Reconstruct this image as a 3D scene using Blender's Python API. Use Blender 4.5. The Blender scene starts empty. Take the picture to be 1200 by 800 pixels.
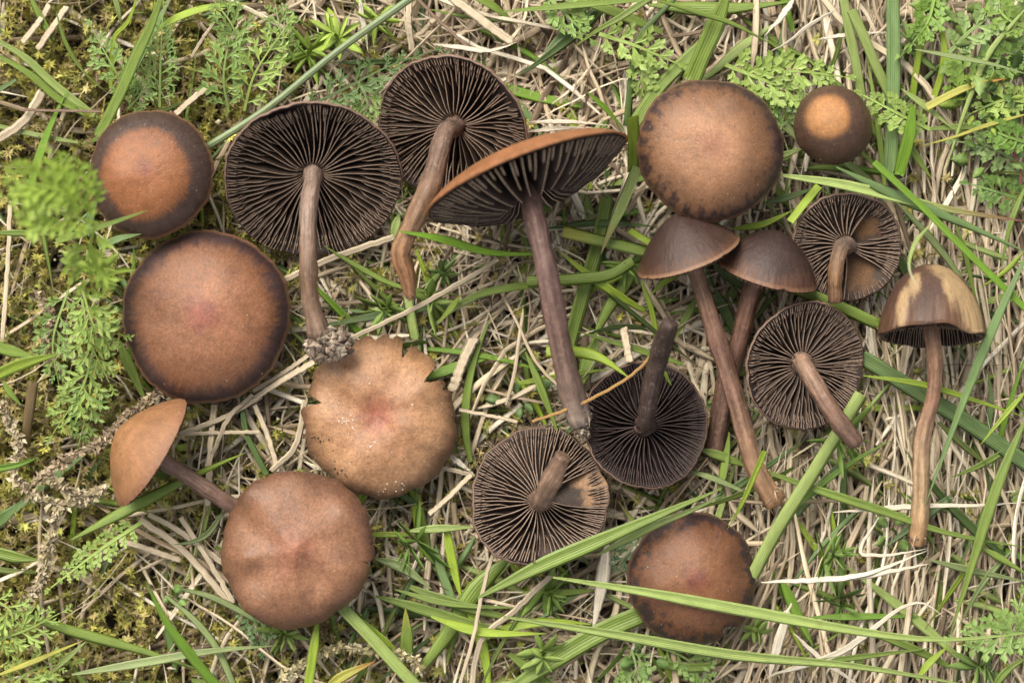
import bpy, math, random
import numpy as np
from mathutils import Vector, Matrix, Quaternion

random.seed(7)
rng = np.random.default_rng(7)
R_ = math.radians
SC = bpy.context.scene
COL = SC.collection
S = 0.0002            # one layout unit (a fifth of a millimetre) in metres
H = 3100.0            # camera height above the turf in layout units

# ------------------------------------------------------------------ camera, sky, sun, exposure
cam_d = bpy.data.cameras.new('camera')
cam = bpy.data.objects.new('camera', cam_d)
COL.objects.link(cam)
cam.location = (0, 0, H * S)
cam.rotation_euler = (0, 0, 0)
cam_d.sensor_width = 36
cam_d.lens = 36.0 * H / 1200.0
cam_d.clip_start = 0.01
cam_d.clip_end = 50
cam_d.dof.use_dof = True
cam_d.dof.focus_distance = (H - 15) * S
cam_d.dof.aperture_fstop = 7.0
SC.camera = cam

SUN_EL, SUN_ROT = R_(50), R_(-30)      # high, veiled sun from beyond the top of the frame
w = bpy.data.worlds.new('World')
SC.world = w
w.use_nodes = True
nt = w.node_tree
bg = nt.nodes['Background']
sky = nt.nodes.new('ShaderNodeTexSky')
sky.sky_type = 'NISHITA'
sky.sun_disc = False
sky.sun_elevation = SUN_EL
sky.sun_rotation = SUN_ROT
sky.air_density = 1.0
sky.dust_density = 4.0
sky.ozone_density = 0.6
hs = nt.nodes.new('ShaderNodeHueSaturation')
hs.inputs['Saturation'].default_value = 0.12
nt.links.new(sky.outputs['Color'], hs.inputs['Color'])
nt.links.new(hs.outputs['Color'], bg.inputs['Color'])
bg.inputs['Strength'].default_value = 0.077

sun_d = bpy.data.lights.new('sun', 'SUN')
sun_d.energy = 1.5
sun_d.angle = R_(38)
sun_d.color = (1.0, 0.92, 0.77)
sun = bpy.data.objects.new('sun', sun_d)
COL.objects.link(sun)
sdir = Vector((math.sin(SUN_ROT) * math.cos(SUN_EL), math.cos(SUN_ROT) * math.cos(SUN_EL), math.sin(SUN_EL)))
sun.rotation_euler = sdir.to_track_quat('Z', 'Y').to_euler()
sun.location = sdir * 2

SC.view_settings.view_transform = 'Standard'
SC.view_settings.look = 'None'
SC.view_settings.exposure = 1.45
SC.view_settings.gamma = 1
SC.view_settings.use_curve_mapping = False
SC.cycles.max_bounces = 6
SC.cycles.transparent_max_bounces = 4

# ------------------------------------------------------------------ helpers
def P(px, py, z=0.0):
    """point of the turf seen at (px, py), z layout units above the turf"""
    k = (H - z) / H
    return np.array([(px - 600) * k, (400 - py) * k, z])

def mesh(name, V, F, mats, uv=None, col=None, cp=None, mi=None, smooth=True):
    V = np.asarray(V, dtype=np.float64)
    me = bpy.data.meshes.new(name)
    if not isinstance(F, list):
        F = [F]
    F = [np.asarray(f, dtype=np.int32) for f in F if len(f)]
    nl = sum(f.size for f in F)
    nf = sum(len(f) for f in F)
    me.vertices.add(len(V))
    me.vertices.foreach_set('co', (V * S).astype(np.float32).ravel())
    me.loops.add(nl)
    li = np.concatenate([f.ravel() for f in F])
    me.loops.foreach_set('vertex_index', li)
    tot = np.concatenate([np.full(len(f), f.shape[1], dtype=np.int32) for f in F])
    st = np.concatenate([[0], np.cumsum(tot)[:-1]]).astype(np.int32)
    me.polygons.add(nf)
    me.polygons.foreach_set('loop_start', st)
    me.polygons.foreach_set('loop_total', tot)
    me.polygons.foreach_set('use_smooth', np.full(nf, smooth))
    if mi is not None:
        me.polygons.foreach_set('material_index', np.asarray(mi, dtype=np.int32))
    if uv is not None:
        l = me.uv_layers.new(name='uv')
        l.data.foreach_set('uv', np.asarray(uv, dtype=np.float32)[li].ravel())
    if col is not None:
        a = me.attributes.new('col', 'FLOAT_COLOR', 'POINT')
        c4 = np.ones((len(V), 4), dtype=np.float32)
        c4[:, :3] = col
        a.data.foreach_set('color', c4.ravel())
    if cp is not None:
        a = me.attributes.new('cp', 'FLOAT_VECTOR', 'POINT')
        a.data.foreach_set('vector', np.asarray(cp, dtype=np.float32).ravel())
    for m in (mats if isinstance(mats, (list, tuple)) else [mats]):
        me.materials.append(m)
    me.update(calc_edges=True)
    return me

def link(name, data, parent=None, loc=(0, 0, 0), mat=None):
    o = bpy.data.objects.new(name, data)
    COL.objects.link(o)
    if parent is not None:
        o.parent = parent
    if mat is not None:
        o.matrix_basis = mat
    else:
        o.location = Vector(loc) * S
    return o

def tag(o, label, cat, group=None):
    o['label'] = label
    o['category'] = cat
    if group:
        o['group'] = group
    return o

def smooth_path(pts, n):
    """Catmull-Rom through pts, resampled to n points of even spacing"""
    p = np.asarray(pts, dtype=float)
    if len(p) == 2:
        t = np.linspace(0, 1, n)[:, None]
        return p[0] * (1 - t) + p[1] * t
    q = np.vstack([2 * p[0] - p[1], p, 2 * p[-1] - p[-2]])
    out = []
    for i in range(1, len(q) - 2):
        t = np.linspace(0, 1, 16, endpoint=False)[:, None]
        a, b, c, d = q[i - 1], q[i], q[i + 1], q[i + 2]
        out.append(0.5 * ((2 * b) + (c - a) * t + (2 * a - 5 * b + 4 * c - d) * t ** 2 + (3 * b - a - 3 * c + d) * t ** 3))
    out = np.vstack(out + [p[-1:]])
    L = np.concatenate([[0], np.cumsum(np.linalg.norm(np.diff(out, axis=0), axis=1))])
    s = np.linspace(0, L[-1], n)
    return np.stack([np.interp(s, L, out[:, k]) for k in range(3)], axis=1)

def nrm(a):
    return a / np.maximum(np.linalg.norm(a, axis=-1, keepdims=True), 1e-9)

def section(fold=0.25, t=0.12):
    f = fold
    return np.array([(-1, f, 0), (-.5, f * .45, .25), (0, 0, .5), (.5, f * .45, .75), (1, f, 1),
                     (.5, f * .45 - t, .75), (0, -t, .5), (-.5, f * .45 - t, .25)])
SEC_BLADE = section()
SEC_FLAT = np.array([(-1, .18, 0), (0, 0, .5), (1, .18, 1), (0, -.16, .5)])
SEC_TUBE = np.array([(math.cos(a), math.sin(a) * .32, i / 6) for i, a in enumerate(np.linspace(0, 2 * math.pi, 6, endpoint=False))])
SEC_SPLIT = np.array([(-1, .1, 0), (-.45, .30, .2), (.1, .05, .5), (.5, .28, .7), (1, 0, 1), (.4, -.22, .7), (-.4, -.22, .3)])
SEC_ROUND = np.array([(math.cos(a), math.sin(a), i / 10) for i, a in enumerate(np.linspace(0, 2 * math.pi, 10, endpoint=False))])

def strips(Pt, W, C, sec, up=None):
    """N ribbons of M points: Pt (N,M,3), half widths W (N,M), colours C (N,M,3) -> V, F, uv, col"""
    N, M, _ = Pt.shape
    K = len(sec)
    T = nrm(np.gradient(Pt, axis=1))
    if up is None:
        up = np.array([0, 0, 1.0])
    up = np.broadcast_to(up, Pt.shape)
    side = nrm(np.cross(T, up))
    nor = np.cross(side, T)
    V = (Pt[:, :, None, :] + side[:, :, None, :] * (sec[:, 0] * W[:, :, None])[..., None]
         + nor[:, :, None, :] * (sec[:, 1] * W[:, :, None])[..., None])
    L = np.concatenate([np.zeros((N, 1)), np.cumsum(np.linalg.norm(np.diff(Pt, axis=1), axis=2), axis=1)], axis=1) / 100
    L = L + (np.arange(N) * 1.37 % 50)[:, None]
    uv = np.stack([np.broadcast_to(sec[:, 2], (N, M, K)), np.broadcast_to(L[:, :, None], (N, M, K))], axis=-1)
    col = np.broadcast_to(C[:, :, None, :], (N, M, K, 3))
    n, m, k = np.meshgrid(np.arange(N), np.arange(M - 1), np.arange(K), indexing='ij')
    k2 = (k + 1) % K
    i = lambda mm, kk: (n * M + mm) * K + kk
    F = np.stack([i(m, k), i(m, k2), i(m + 1, k2), i(m + 1, k)], axis=-1).reshape(-1, 4)
    return V.reshape(-1, 3), F, uv.reshape(-1, 2), col.reshape(-1, 3)

class Bag:
    """collects pieces into one mesh"""
    def __init__(self):
        self.V, self.F, self.uv, self.c, self.n = [], [], [], [], 0
    def add(self, V, F, uv, col):
        self.V.append(V); self.F.append(F + self.n); self.uv.append(uv); self.c.append(col); self.n += len(V)
    def mesh(self, name, mat, smooth=True):
        return mesh(name, np.vstack(self.V), np.vstack(self.F), mat, np.vstack(self.uv), np.vstack(self.c), smooth=smooth)

def leaves(base, d, nor, ln, wd, col, droop=0.0):
    """N little folded leaves as diamonds of 2 quads each"""
    N = len(base)
    d = nrm(d)
    side = nrm(np.cross(d, nor))
    nor = np.cross(side, d)
    ln = np.broadcast_to(ln, N)[:, None]
    wd = np.broadcast_to(wd, N)[:, None]
    b = base
    m1 = base + d * ln * .5 - nor * wd * .35
    tip = base + d * ln - nor * ln * droop
    l = base + d * ln * .38 - side * wd
    r = base + d * ln * .38 + side * wd
    V = np.stack([b, l, m1, r, tip], axis=1).reshape(-1, 3)
    i = np.arange(N)[:, None] * 5
    F = np.concatenate([i + np.array([[0, 1, 4, 2]]), i + np.array([[0, 2, 4, 3]])])
    uv = np.tile(np.array([(.5, 0), (0, .4), (.5, .5), (1, .4), (.5, 1.)]), (N, 1))
    c = np.repeat(np.broadcast_to(col, (N, 3)), 5, axis=0)
    return V, F, uv, c

# ------------------------------------------------------------------ materials
class NT:
    def __init__(self, name):
        self.m = bpy.data.materials.new(name)
        self.m.use_nodes = True
        self.t = self.m.node_tree
        self.b = self.t.nodes['Principled BSDF']
        self.out = self.t.nodes['Material Output']
    def n(self, typ, **kw):
        x = self.t.nodes.new('ShaderNode' + typ)
        for k, v in kw.items():
            setattr(x, k, v)
        return x
    def l(self, a, b):
        self.t.links.new(a, b)
    def val(self, sock, v):
        if hasattr(v, 'is_linked') or hasattr(v, 'links'):
            self.l(v, sock)
        else:
            sock.default_value = v
    def math(self, op, a, b=0.0, c=None, clamp=False):
        x = self.n('Math', operation=op, use_clamp=clamp)
        self.val(x.inputs[0], a); self.val(x.inputs[1], b)
        if c is not None:
            self.val(x.inputs[2], c)
        return x.outputs[0]
    def vmath(self, op, a, b=None, scale=None):
        x = self.n('VectorMath', operation=op)
        self.val(x.inputs[0], a)
        if b is not None:
            self.val(x.inputs[1], b)
        if scale is not None:
            self.val(x.inputs['Scale'], scale)
        return x.outputs['Value'] if op == 'LENGTH' else x.outputs['Vector']
    def attr(self, name):
        return self.n('Attribute', attribute_name=name)
    def noise(self, vec, scale, detail=3, rough=.55, dist=0.0):
        x = self.n('TexNoise')
        self.l(vec, x.inputs['Vector'])
        x.inputs['Scale'].default_value = scale
        x.inputs['Detail'].default_value = detail
        x.inputs['Roughness'].default_value = rough
        x.inputs['Distortion'].default_value = dist
        return x.outputs[0]
    def sstep(self, v, a, b, lo=0.0, hi=1.0):
        x = self.n('MapRange', interpolation_type='SMOOTHSTEP')
        self.val(x.inputs[0], v)
        x.inputs[1].default_value = a; x.inputs[2].default_value = b
        x.inputs[3].default_value = lo; x.inputs[4].default_value = hi
        return x.outputs[0]
    def lin(self, v, a, b, lo, hi):
        x = self.n('MapRange')
        self.val(x.inputs[0], v)
        x.inputs[1].default_value = a; x.inputs[2].default_value = b
        x.inputs[3].default_value = lo; x.inputs[4].default_value = hi
        return x.outputs[0]
    def mix(self, fac, a, b, mode='MIX'):
        x = self.n('Mix', data_type='RGBA', blend_type=mode)
        self.val(x.inputs[0], fac)
        for s, v in ((x.inputs[6], a), (x.inputs[7], b)):
            self.val(s, (*v, 1) if isinstance(v, tuple) and len(v) == 3 else v)
        return x.outputs[2]
    def scale_col(self, c, f):
        return self.vmath('SCALE', c, scale=f)
    def bump(self, h, strength, dist):
        x = self.n('Bump')
        x.inputs['Strength'].default_value = strength
        x.inputs['Distance'].default_value = dist
        self.l(h, x.inputs['Height'])
        self.l(x.outputs[0], self.b.inputs['Normal'])
        return x.outputs[0]

def stretch_uv(q, su, sv):
    tc = q.n('UVMap', uv_map='uv')
    mp = q.n('Mapping')
    q.l(tc.outputs[0], mp.inputs[0])
    mp.inputs['Scale'].default_value = (su, sv, 1)
    return mp.outputs[0], tc.outputs[0]

def leaf_mat(name, veins=7.0, trans=.28, rough=.42, vein_amt=.22):
    q = NT(name)
    c = q.attr('col').outputs['Color']
    vec, uv = stretch_uv(q, 1, 1)
    sep = q.n('SeparateXYZ'); q.l(uv, sep.inputs[0])
    wv = q.math('SINE', q.math('MULTIPLY', sep.outputs[0], veins * 2 * math.pi))
    n1v, _ = stretch_uv(q, 9, .8)
    n1 = q.noise(n1v, 1.0, 3)
    n2v, _ = stretch_uv(q, 2, 3)
    n2 = q.noise(n2v, 1.0, 4, .6)
    geo = q.n('TexCoord')
    n3 = q.noise(geo.outputs['Object'], 420, 3)
    f = q.math('ADD', q.math('MULTIPLY_ADD', wv, vein_amt * .5, .72), q.math('MULTIPLY', n1, .35))
    f = q.math('MULTIPLY', f, q.lin(n2, .25, .75, .78, 1.2))
    cc = q.scale_col(c, f)
    cc = q.mix(q.sstep(n3, .52, .72, 0, .45), cc, q.mix(.5, cc, (.20, .22, .05)))
    # scattered dead flecks
    n4 = q.noise(n2v, 7, 2)
    cc = q.mix(q.sstep(n4, .69, .74, 0, .6), cc, (.16, .12, .05))
    q.l(cc, q.b.inputs['Base Color'])
    q.b.inputs['Roughness'].default_value = rough
    q.b.inputs['Specular IOR Level'].default_value = .45
    h = q.math('ADD', q.math('MULTIPLY', wv, .5), q.math('MULTIPLY', n1, 1.2))
    nb = q.bump(h, .35, .00025)
    tr = q.n('BsdfTranslucent')
    q.l(q.mix(.5, cc, q.mix(1.0, cc, (.9, 1.0, .35), 'MULTIPLY')), tr.inputs[0])
    ms = q.n('MixShader'); ms.inputs[0].default_value = trans
    q.l(q.b.outputs[0], ms.inputs[1]); q.l(tr.outputs[0], ms.inputs[2])
    q.l(ms.outputs[0], q.out.inputs[0])
    return q.m

def straw_mat(name):
    q = NT(name)
    c = q.attr('col').outputs['Color']
    v1, _ = stretch_uv(q, 8, .9)
    n1 = q.noise(v1, 1.0, 4, .65)
    v2, _ = stretch_uv(q, 2, 2.2)
    n2 = q.noise(v2, 1.0, 4, .6)
    v3, _ = stretch_uv(q, 3, 6)
    n3 = q.noise(v3, 1.5, 3)
    f = q.math('MULTIPLY', q.lin(n1, .35, .65, .62, 1.32), q.lin(n2, .3, .7, .80, 1.16))
    cc = q.scale_col(c, f)
    cc = q.mix(q.sstep(n3, .60, .74, 0, .6), cc, q.mix(1.0, cc, (.38, .30, .24), 'MULTIPLY'))
    q.l(cc, q.b.inputs['Base Color'])
    q.b.inputs['Roughness'].default_value = .6
    q.b.inputs['Specular IOR Level'].default_value = .3
    q.bump(n1, .6, .0003)
    return q.m

def plain_mat(name, base_attr=True, rough=.8, nscale=900, lo=.6, hi=1.35, bump=.5, trans=0.0):
    q = NT(name)
    c = q.attr('col').outputs['Color']
    tc = q.n('TexCoord')
    n1 = q.noise(tc.outputs['Object'], nscale, 4, .6)
    cc = q.scale_col(c, q.lin(n1, .3, .7, lo, hi))
    q.l(cc, q.b.inputs['Base Color'])
    q.b.inputs['Roughness'].default_value = rough
    q.b.inputs['Specular IOR Level'].default_value = .25
    q.bump(n1, bump, .0004)
    if trans:
        tr = q.n('BsdfTranslucent'); q.l(cc, tr.inputs[0])
        ms = q.n('MixShader'); ms.inputs[0].default_value = trans
        q.l(q.b.outputs[0], ms.inputs[1]); q.l(tr.outputs[0], ms.inputs[2])
        q.l(ms.outputs[0], q.out.inputs[0])
    return q.m

M_GRASS = leaf_mat('grass_leaf')
M_GRASS_STUFF = leaf_mat('grass_small', 4)
M_FROND = leaf_mat('frond_leaf', 1.0, .3, .5, .1)
M_STRAW = straw_mat('dry_straw')
M_MOSS = plain_mat('moss', rough=.6, nscale=700, lo=.6, hi=1.4, bump=.2, trans=.25)
M_DRYMOSS = plain_mat('dry_moss', rough=.8, nscale=1500, bump=.4)
M_CRUMB = plain_mat('soil_crumbs', rough=.85, nscale=2500, lo=.5, hi=1.5, bump=.8)

def soil_mat():
    q = NT('soil')
    tc = q.n('TexCoord')
    n1 = q.noise(tc.outputs['Object'], 260, 6, .65)
    n2 = q.noise(tc.outputs['Object'], 1400, 4, .6)
    c = q.mix(q.sstep(n1, .35, .65), (.016, .011, .008), (.055, .042, .026))
    q.l(q.scale_col(c, q.lin(n2, .3, .7, .6, 1.4)), q.b.inputs['Base Color'])
    q.b.inputs['Roughness'].default_value = .95
    q.bump(q.math('ADD', n1, n2), .8, .001)
    return q.m
M_SOIL = soil_mat()

def cap_mat(name, c0, c1, ce, band=(.7, .9), jag=.25, streak=.2, off=(0, 0), umbo=None, umbo_r=.28,
            patch=None, patch_at=(), blotch=None, blotch_at=.9, rim=None, rough=.5, speck=.5, mottle=.28, spec=.36, freck=.35):
    """cap skin: radial zones with ragged, fibrillose borders; coordinates ride on the cap itself"""
    q = NT(name)
    a = q.attr('cp').outputs['Vector']
    sp = q.n('SeparateXYZ'); q.l(a, sp.inputs[0])
    cx = q.n('CombineXYZ'); q.l(sp.outputs[0], cx.inputs[0]); q.l(sp.outputs[1], cx.inputs[1])
    flat = cx.outputs[0]
    r0 = q.vmath('LENGTH', flat)
    sh = q.vmath('SUBTRACT', flat, (off[0], off[1], 0))
    r = q.vmath('LENGTH', sh)
    seed = hash_name(name)
    pos = q.vmath('ADD', flat, (seed, seed * .37, seed * .11))
    nd = q.vmath('SCALE', q.vmath('NORMALIZE', flat), scale=9.0)
    cz = q.n('CombineXYZ'); q.l(q.math('MULTIPLY_ADD', r0, 2.2, seed), cz.inputs[2])
    rad = q.vmath('ADD', nd, cz.outputs[0])
    st = q.noise(rad, 2.0, 5, .65)
    lo = q.noise(pos, 2.4, 4, .55)
    md = q.noise(pos, 8.0, 5, .6)
    hi = q.noise(pos, 34.0, 4, .7)
    e = q.math('ADD', r, q.math('MULTIPLY', q.math('SUBTRACT', lo, .5), jag))
    e = q.math('ADD', e, q.math('MULTIPLY', q.math('SUBTRACT', st, .5), streak))
    e = q.math('ADD', e, q.math('MULTIPLY', q.math('SUBTRACT', md, .5), jag * .5))
    col = q.mix(q.sstep(e, .25, .85), c0, c1)
    if umbo is not None:
        u = q.math('ADD', r0, q.math('MULTIPLY', q.math('SUBTRACT', md, .5), .25))
        col = q.mix(q.sstep(u, .04, umbo_r, .75, 0), col, umbo)
    em = q.sstep(e, band[0], band[1])
    col = q.mix(em, col, ce)
    if patch is not None:
        wob = q.math('ADD', q.math('MULTIPLY', q.math('SUBTRACT', md, .5), .55), q.math('MULTIPLY', q.math('SUBTRACT', st, .5), .12))
        for (ax_, ay_, sx_, sy_) in patch_at:
            dv = q.vmath('MULTIPLY', q.vmath('SUBTRACT', flat, (ax_, ay_, 0)), (1 / sx_, 1 / sy_, 0))
            pd = q.math('ADD', q.vmath('LENGTH', dv), q.math('MULTIPLY', wob, 2.2))
            pd = q.math('ADD', pd, q.math('MULTIPLY', q.math('SUBTRACT', hi, .5), 1.6))
            col = q.mix(q.sstep(pd, .50, 1.22, .9, 0), col, patch)
    if blotch is not None:
        bn = q.math('ADD', q.math('SUBTRACT', q.noise(pos, 6.5, 4, .65), .5), q.math('MULTIPLY', q.math('SUBTRACT', st, .5), .35))
        bm = q.sstep(q.math('MULTIPLY_ADD', bn, 1.0, r0), blotch_at, blotch_at + .22, 0, .9)
        col = q.mix(bm, col, blotch)
    f = q.math('MULTIPLY', q.lin(md, .25, .75, 1 - mottle * .9, 1 + mottle * .9), q.lin(hi, .3, .7, 1 - mottle * 1.0, 1 + mottle * 1.0))
    f = q.math('MULTIPLY', f, q.lin(st, .3, .7, 1 - mottle * .22, 1 + mottle * .22))
    f = q.math('MULTIPLY', f, q.lin(lo, .3, .7, 1 - mottle * .5, 1 + mottle * .5))
    col = q.scale_col(col, f)
    # brown freckles
    vo = q.n('TexVoronoi'); q.l(pos, vo.inputs['Vector']); vo.inputs['Scale'].default_value = 7.0
    spr = q.n('SeparateColor'); q.l(vo.outputs['Color'], spr.inputs[0])
    fk = q.math('MULTIPLY', q.sstep(vo.outputs['Distance'], .03, .11, 1, 0), q.sstep(spr.outputs[0], .78, .8))
    col = q.mix(q.math('MULTIPLY', fk, freck), col, (.03, .018, .014))
    if rim is not None:
        col = q.mix(q.sstep(r0, .955, .985, 0, .8), col, rim)
    # tiny pale grains
    v2 = q.n('TexVoronoi'); q.l(pos, v2.inputs['Vector']); v2.inputs['Scale'].default_value = 13.0
    s2 = q.n('SeparateColor'); q.l(v2.outputs['Color'], s2.inputs[0])
    gk = q.math('MULTIPLY', q.sstep(v2.outputs['Distance'], .06, .10, 1, 0), q.sstep(s2.outputs[1], .80, .82))
    col = q.mix(q.math('MULTIPLY', gk, speck), col, (.75, .62, .48))
    q.l(col, q.b.inputs['Base Color'])
    q.l(q.lin(md, .3, .7, rough - .08, rough + .10), q.b.inputs['Roughness'])
    q.b.inputs['Specular IOR Level'].default_value = spec
    hgt = q.math('ADD', q.math('MULTIPLY', md, .9), q.math('MULTIPLY', hi, .6))
    hgt = q.math('ADD', hgt, q.math('MULTIPLY', st, .22))
    hgt = q.math('ADD', hgt, q.math('MULTIPLY', gk, .5))
    q.bump(hgt, .42, .0006)
    return q.m

def hash_name(s):
    return (sum((i + 3) * ord(c) for i, c in enumerate(s)) % 97) * .731

def flat_mat(name, c, rough=.8, nscale=1200, lo=.7, hi=1.3, spec=.2):
    q = NT(name)
    tc = q.n('TexCoord')
    n = q.noise(tc.outputs['Object'], nscale, 4, .6)
    if name.startswith('gill'):
        n = q.math('ADD', q.math('MULTIPLY', n, .6), q.math('MULTIPLY', q.noise(tc.outputs['Object'], 260, 3, .6), .4))
    q.l(q.mix(1.0, (*c, 1), q.scale_col(q.mix(0.0, (1., 1., 1.), (1., 1., 1.)), q.lin(n, .3, .7, lo, hi)), 'MULTIPLY'), q.b.inputs['Base Color'])
    q.b.inputs['Roughness'].default_value = rough
    q.b.inputs['Specular IOR Level'].default_value = spec
    q.bump(n, .4, .0002)
    return q.m

M_GILL = flat_mat('gill_face', (.044, .030, .023), .75, 2600, .4, 1.7)
M_GILL_BLACK = flat_mat('gill_face_black', (.016, .010, .010), .75, 2600, .5, 1.6)
M_GILL_PALE = flat_mat('gill_face_brown', (.065, .047, .040), .75, 2600, .4, 1.6)
M_EDGE = flat_mat('gill_edge', (.235, .165, .122), .7, 1500, .6, 1.3)
M_EDGE_PALE_LIT = flat_mat('gill_edge_pale_lit', (.46, .34, .24), .7, 1500, .6, 1.3)  # pale edges, lightened further to paint in sky light on shaded gills
M_EDGE_DIM = flat_mat('gill_edge_dim', (.055, .037, .033), .7, 1500, .6, 1.3)
M_FLESH = flat_mat('cap_flesh', (.15, .085, .045), .7, 900, .5, 1.5)
M_FLESH_PALE = flat_mat('cap_flesh_pale', (.42, .27, .15), .6, 900, .6, 1.3)

def stem_mat():
    q = NT('stem_skin')
    c = q.attr('col').outputs['Color']
    v1, _ = stretch_uv(q, 14, 1.6)
    n1 = q.noise(v1, 1.0, 5, .65)
    v2, uv = stretch_uv(q, 5, 4.5)
    n2 = q.noise(v2, 1.0, 4, .6)
    v3, _ = stretch_uv(q, 22, 18)
    n3 = q.noise(v3, 1.0, 2, .5)
    f = q.math('MULTIPLY', q.lin(n1, .3, .7, .5, 1.5), q.lin(n2, .3, .7, .7, 1.25))
    cc = q.scale_col(c, f)
    cc = q.mix(q.sstep(n3, .56, .72, 0, .30), cc, q.mix(.55, cc, (.55, .42, .34)))
    cc = q.mix(q.sstep(n2, .62, .72, 0, .55), cc, (.035, .020, .014))
    q.l(cc, q.b.inputs['Base Color'])
    q.b.inputs['Roughness'].default_value = .55
    q.b.inputs['Specular IOR Level'].default_value = .35
    q.bump(q.math('ADD', n1, q.math('MULTIPLY', n3, .4)), .7, .0005)
    return q.m
M_STEM = stem_mat()

# ------------------------------------------------------------------ the setting: soil
def ground():
    g = np.concatenate([[-7500, -4500, -2500], np.linspace(-1100, 1100, 150), [2500, 4500, 7500]])
    X, Y = np.meshgrid(g, g, indexing='ij')
    Z = -104 + 9 * np.sin(X * .013 + 2 * np.sin(Y * .007)) * np.cos(Y * .017) + 5 * np.sin(X * .041 + Y * .03) * np.sin(Y * .053)
    Z = Z + rng.uniform(-5, 5, X.shape)
    n = len(g)
    V = np.stack([X, Y, Z], -1).reshape(-1, 3)
    i, j = np.meshgrid(np.arange(n - 1), np.arange(n - 1), indexing='ij')
    F = np.stack([i * n + j, (i + 1) * n + j, (i + 1) * n + j + 1, i * n + j + 1], -1).reshape(-1, 4)
    o = link('ground', mesh('ground', V, F, M_SOIL))
    o['kind'] = 'structure'
ground()

# ------------------------------------------------------------------ mushrooms
def axis_rot(ax, spin=0.0):
    a = Vector(ax).normalized()
    qd = Vector((0, 0, 1)).rotation_difference(a)
    return qd.to_matrix().to_4x4() @ Matrix.Rotation(spin, 4, 'Z')

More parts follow.
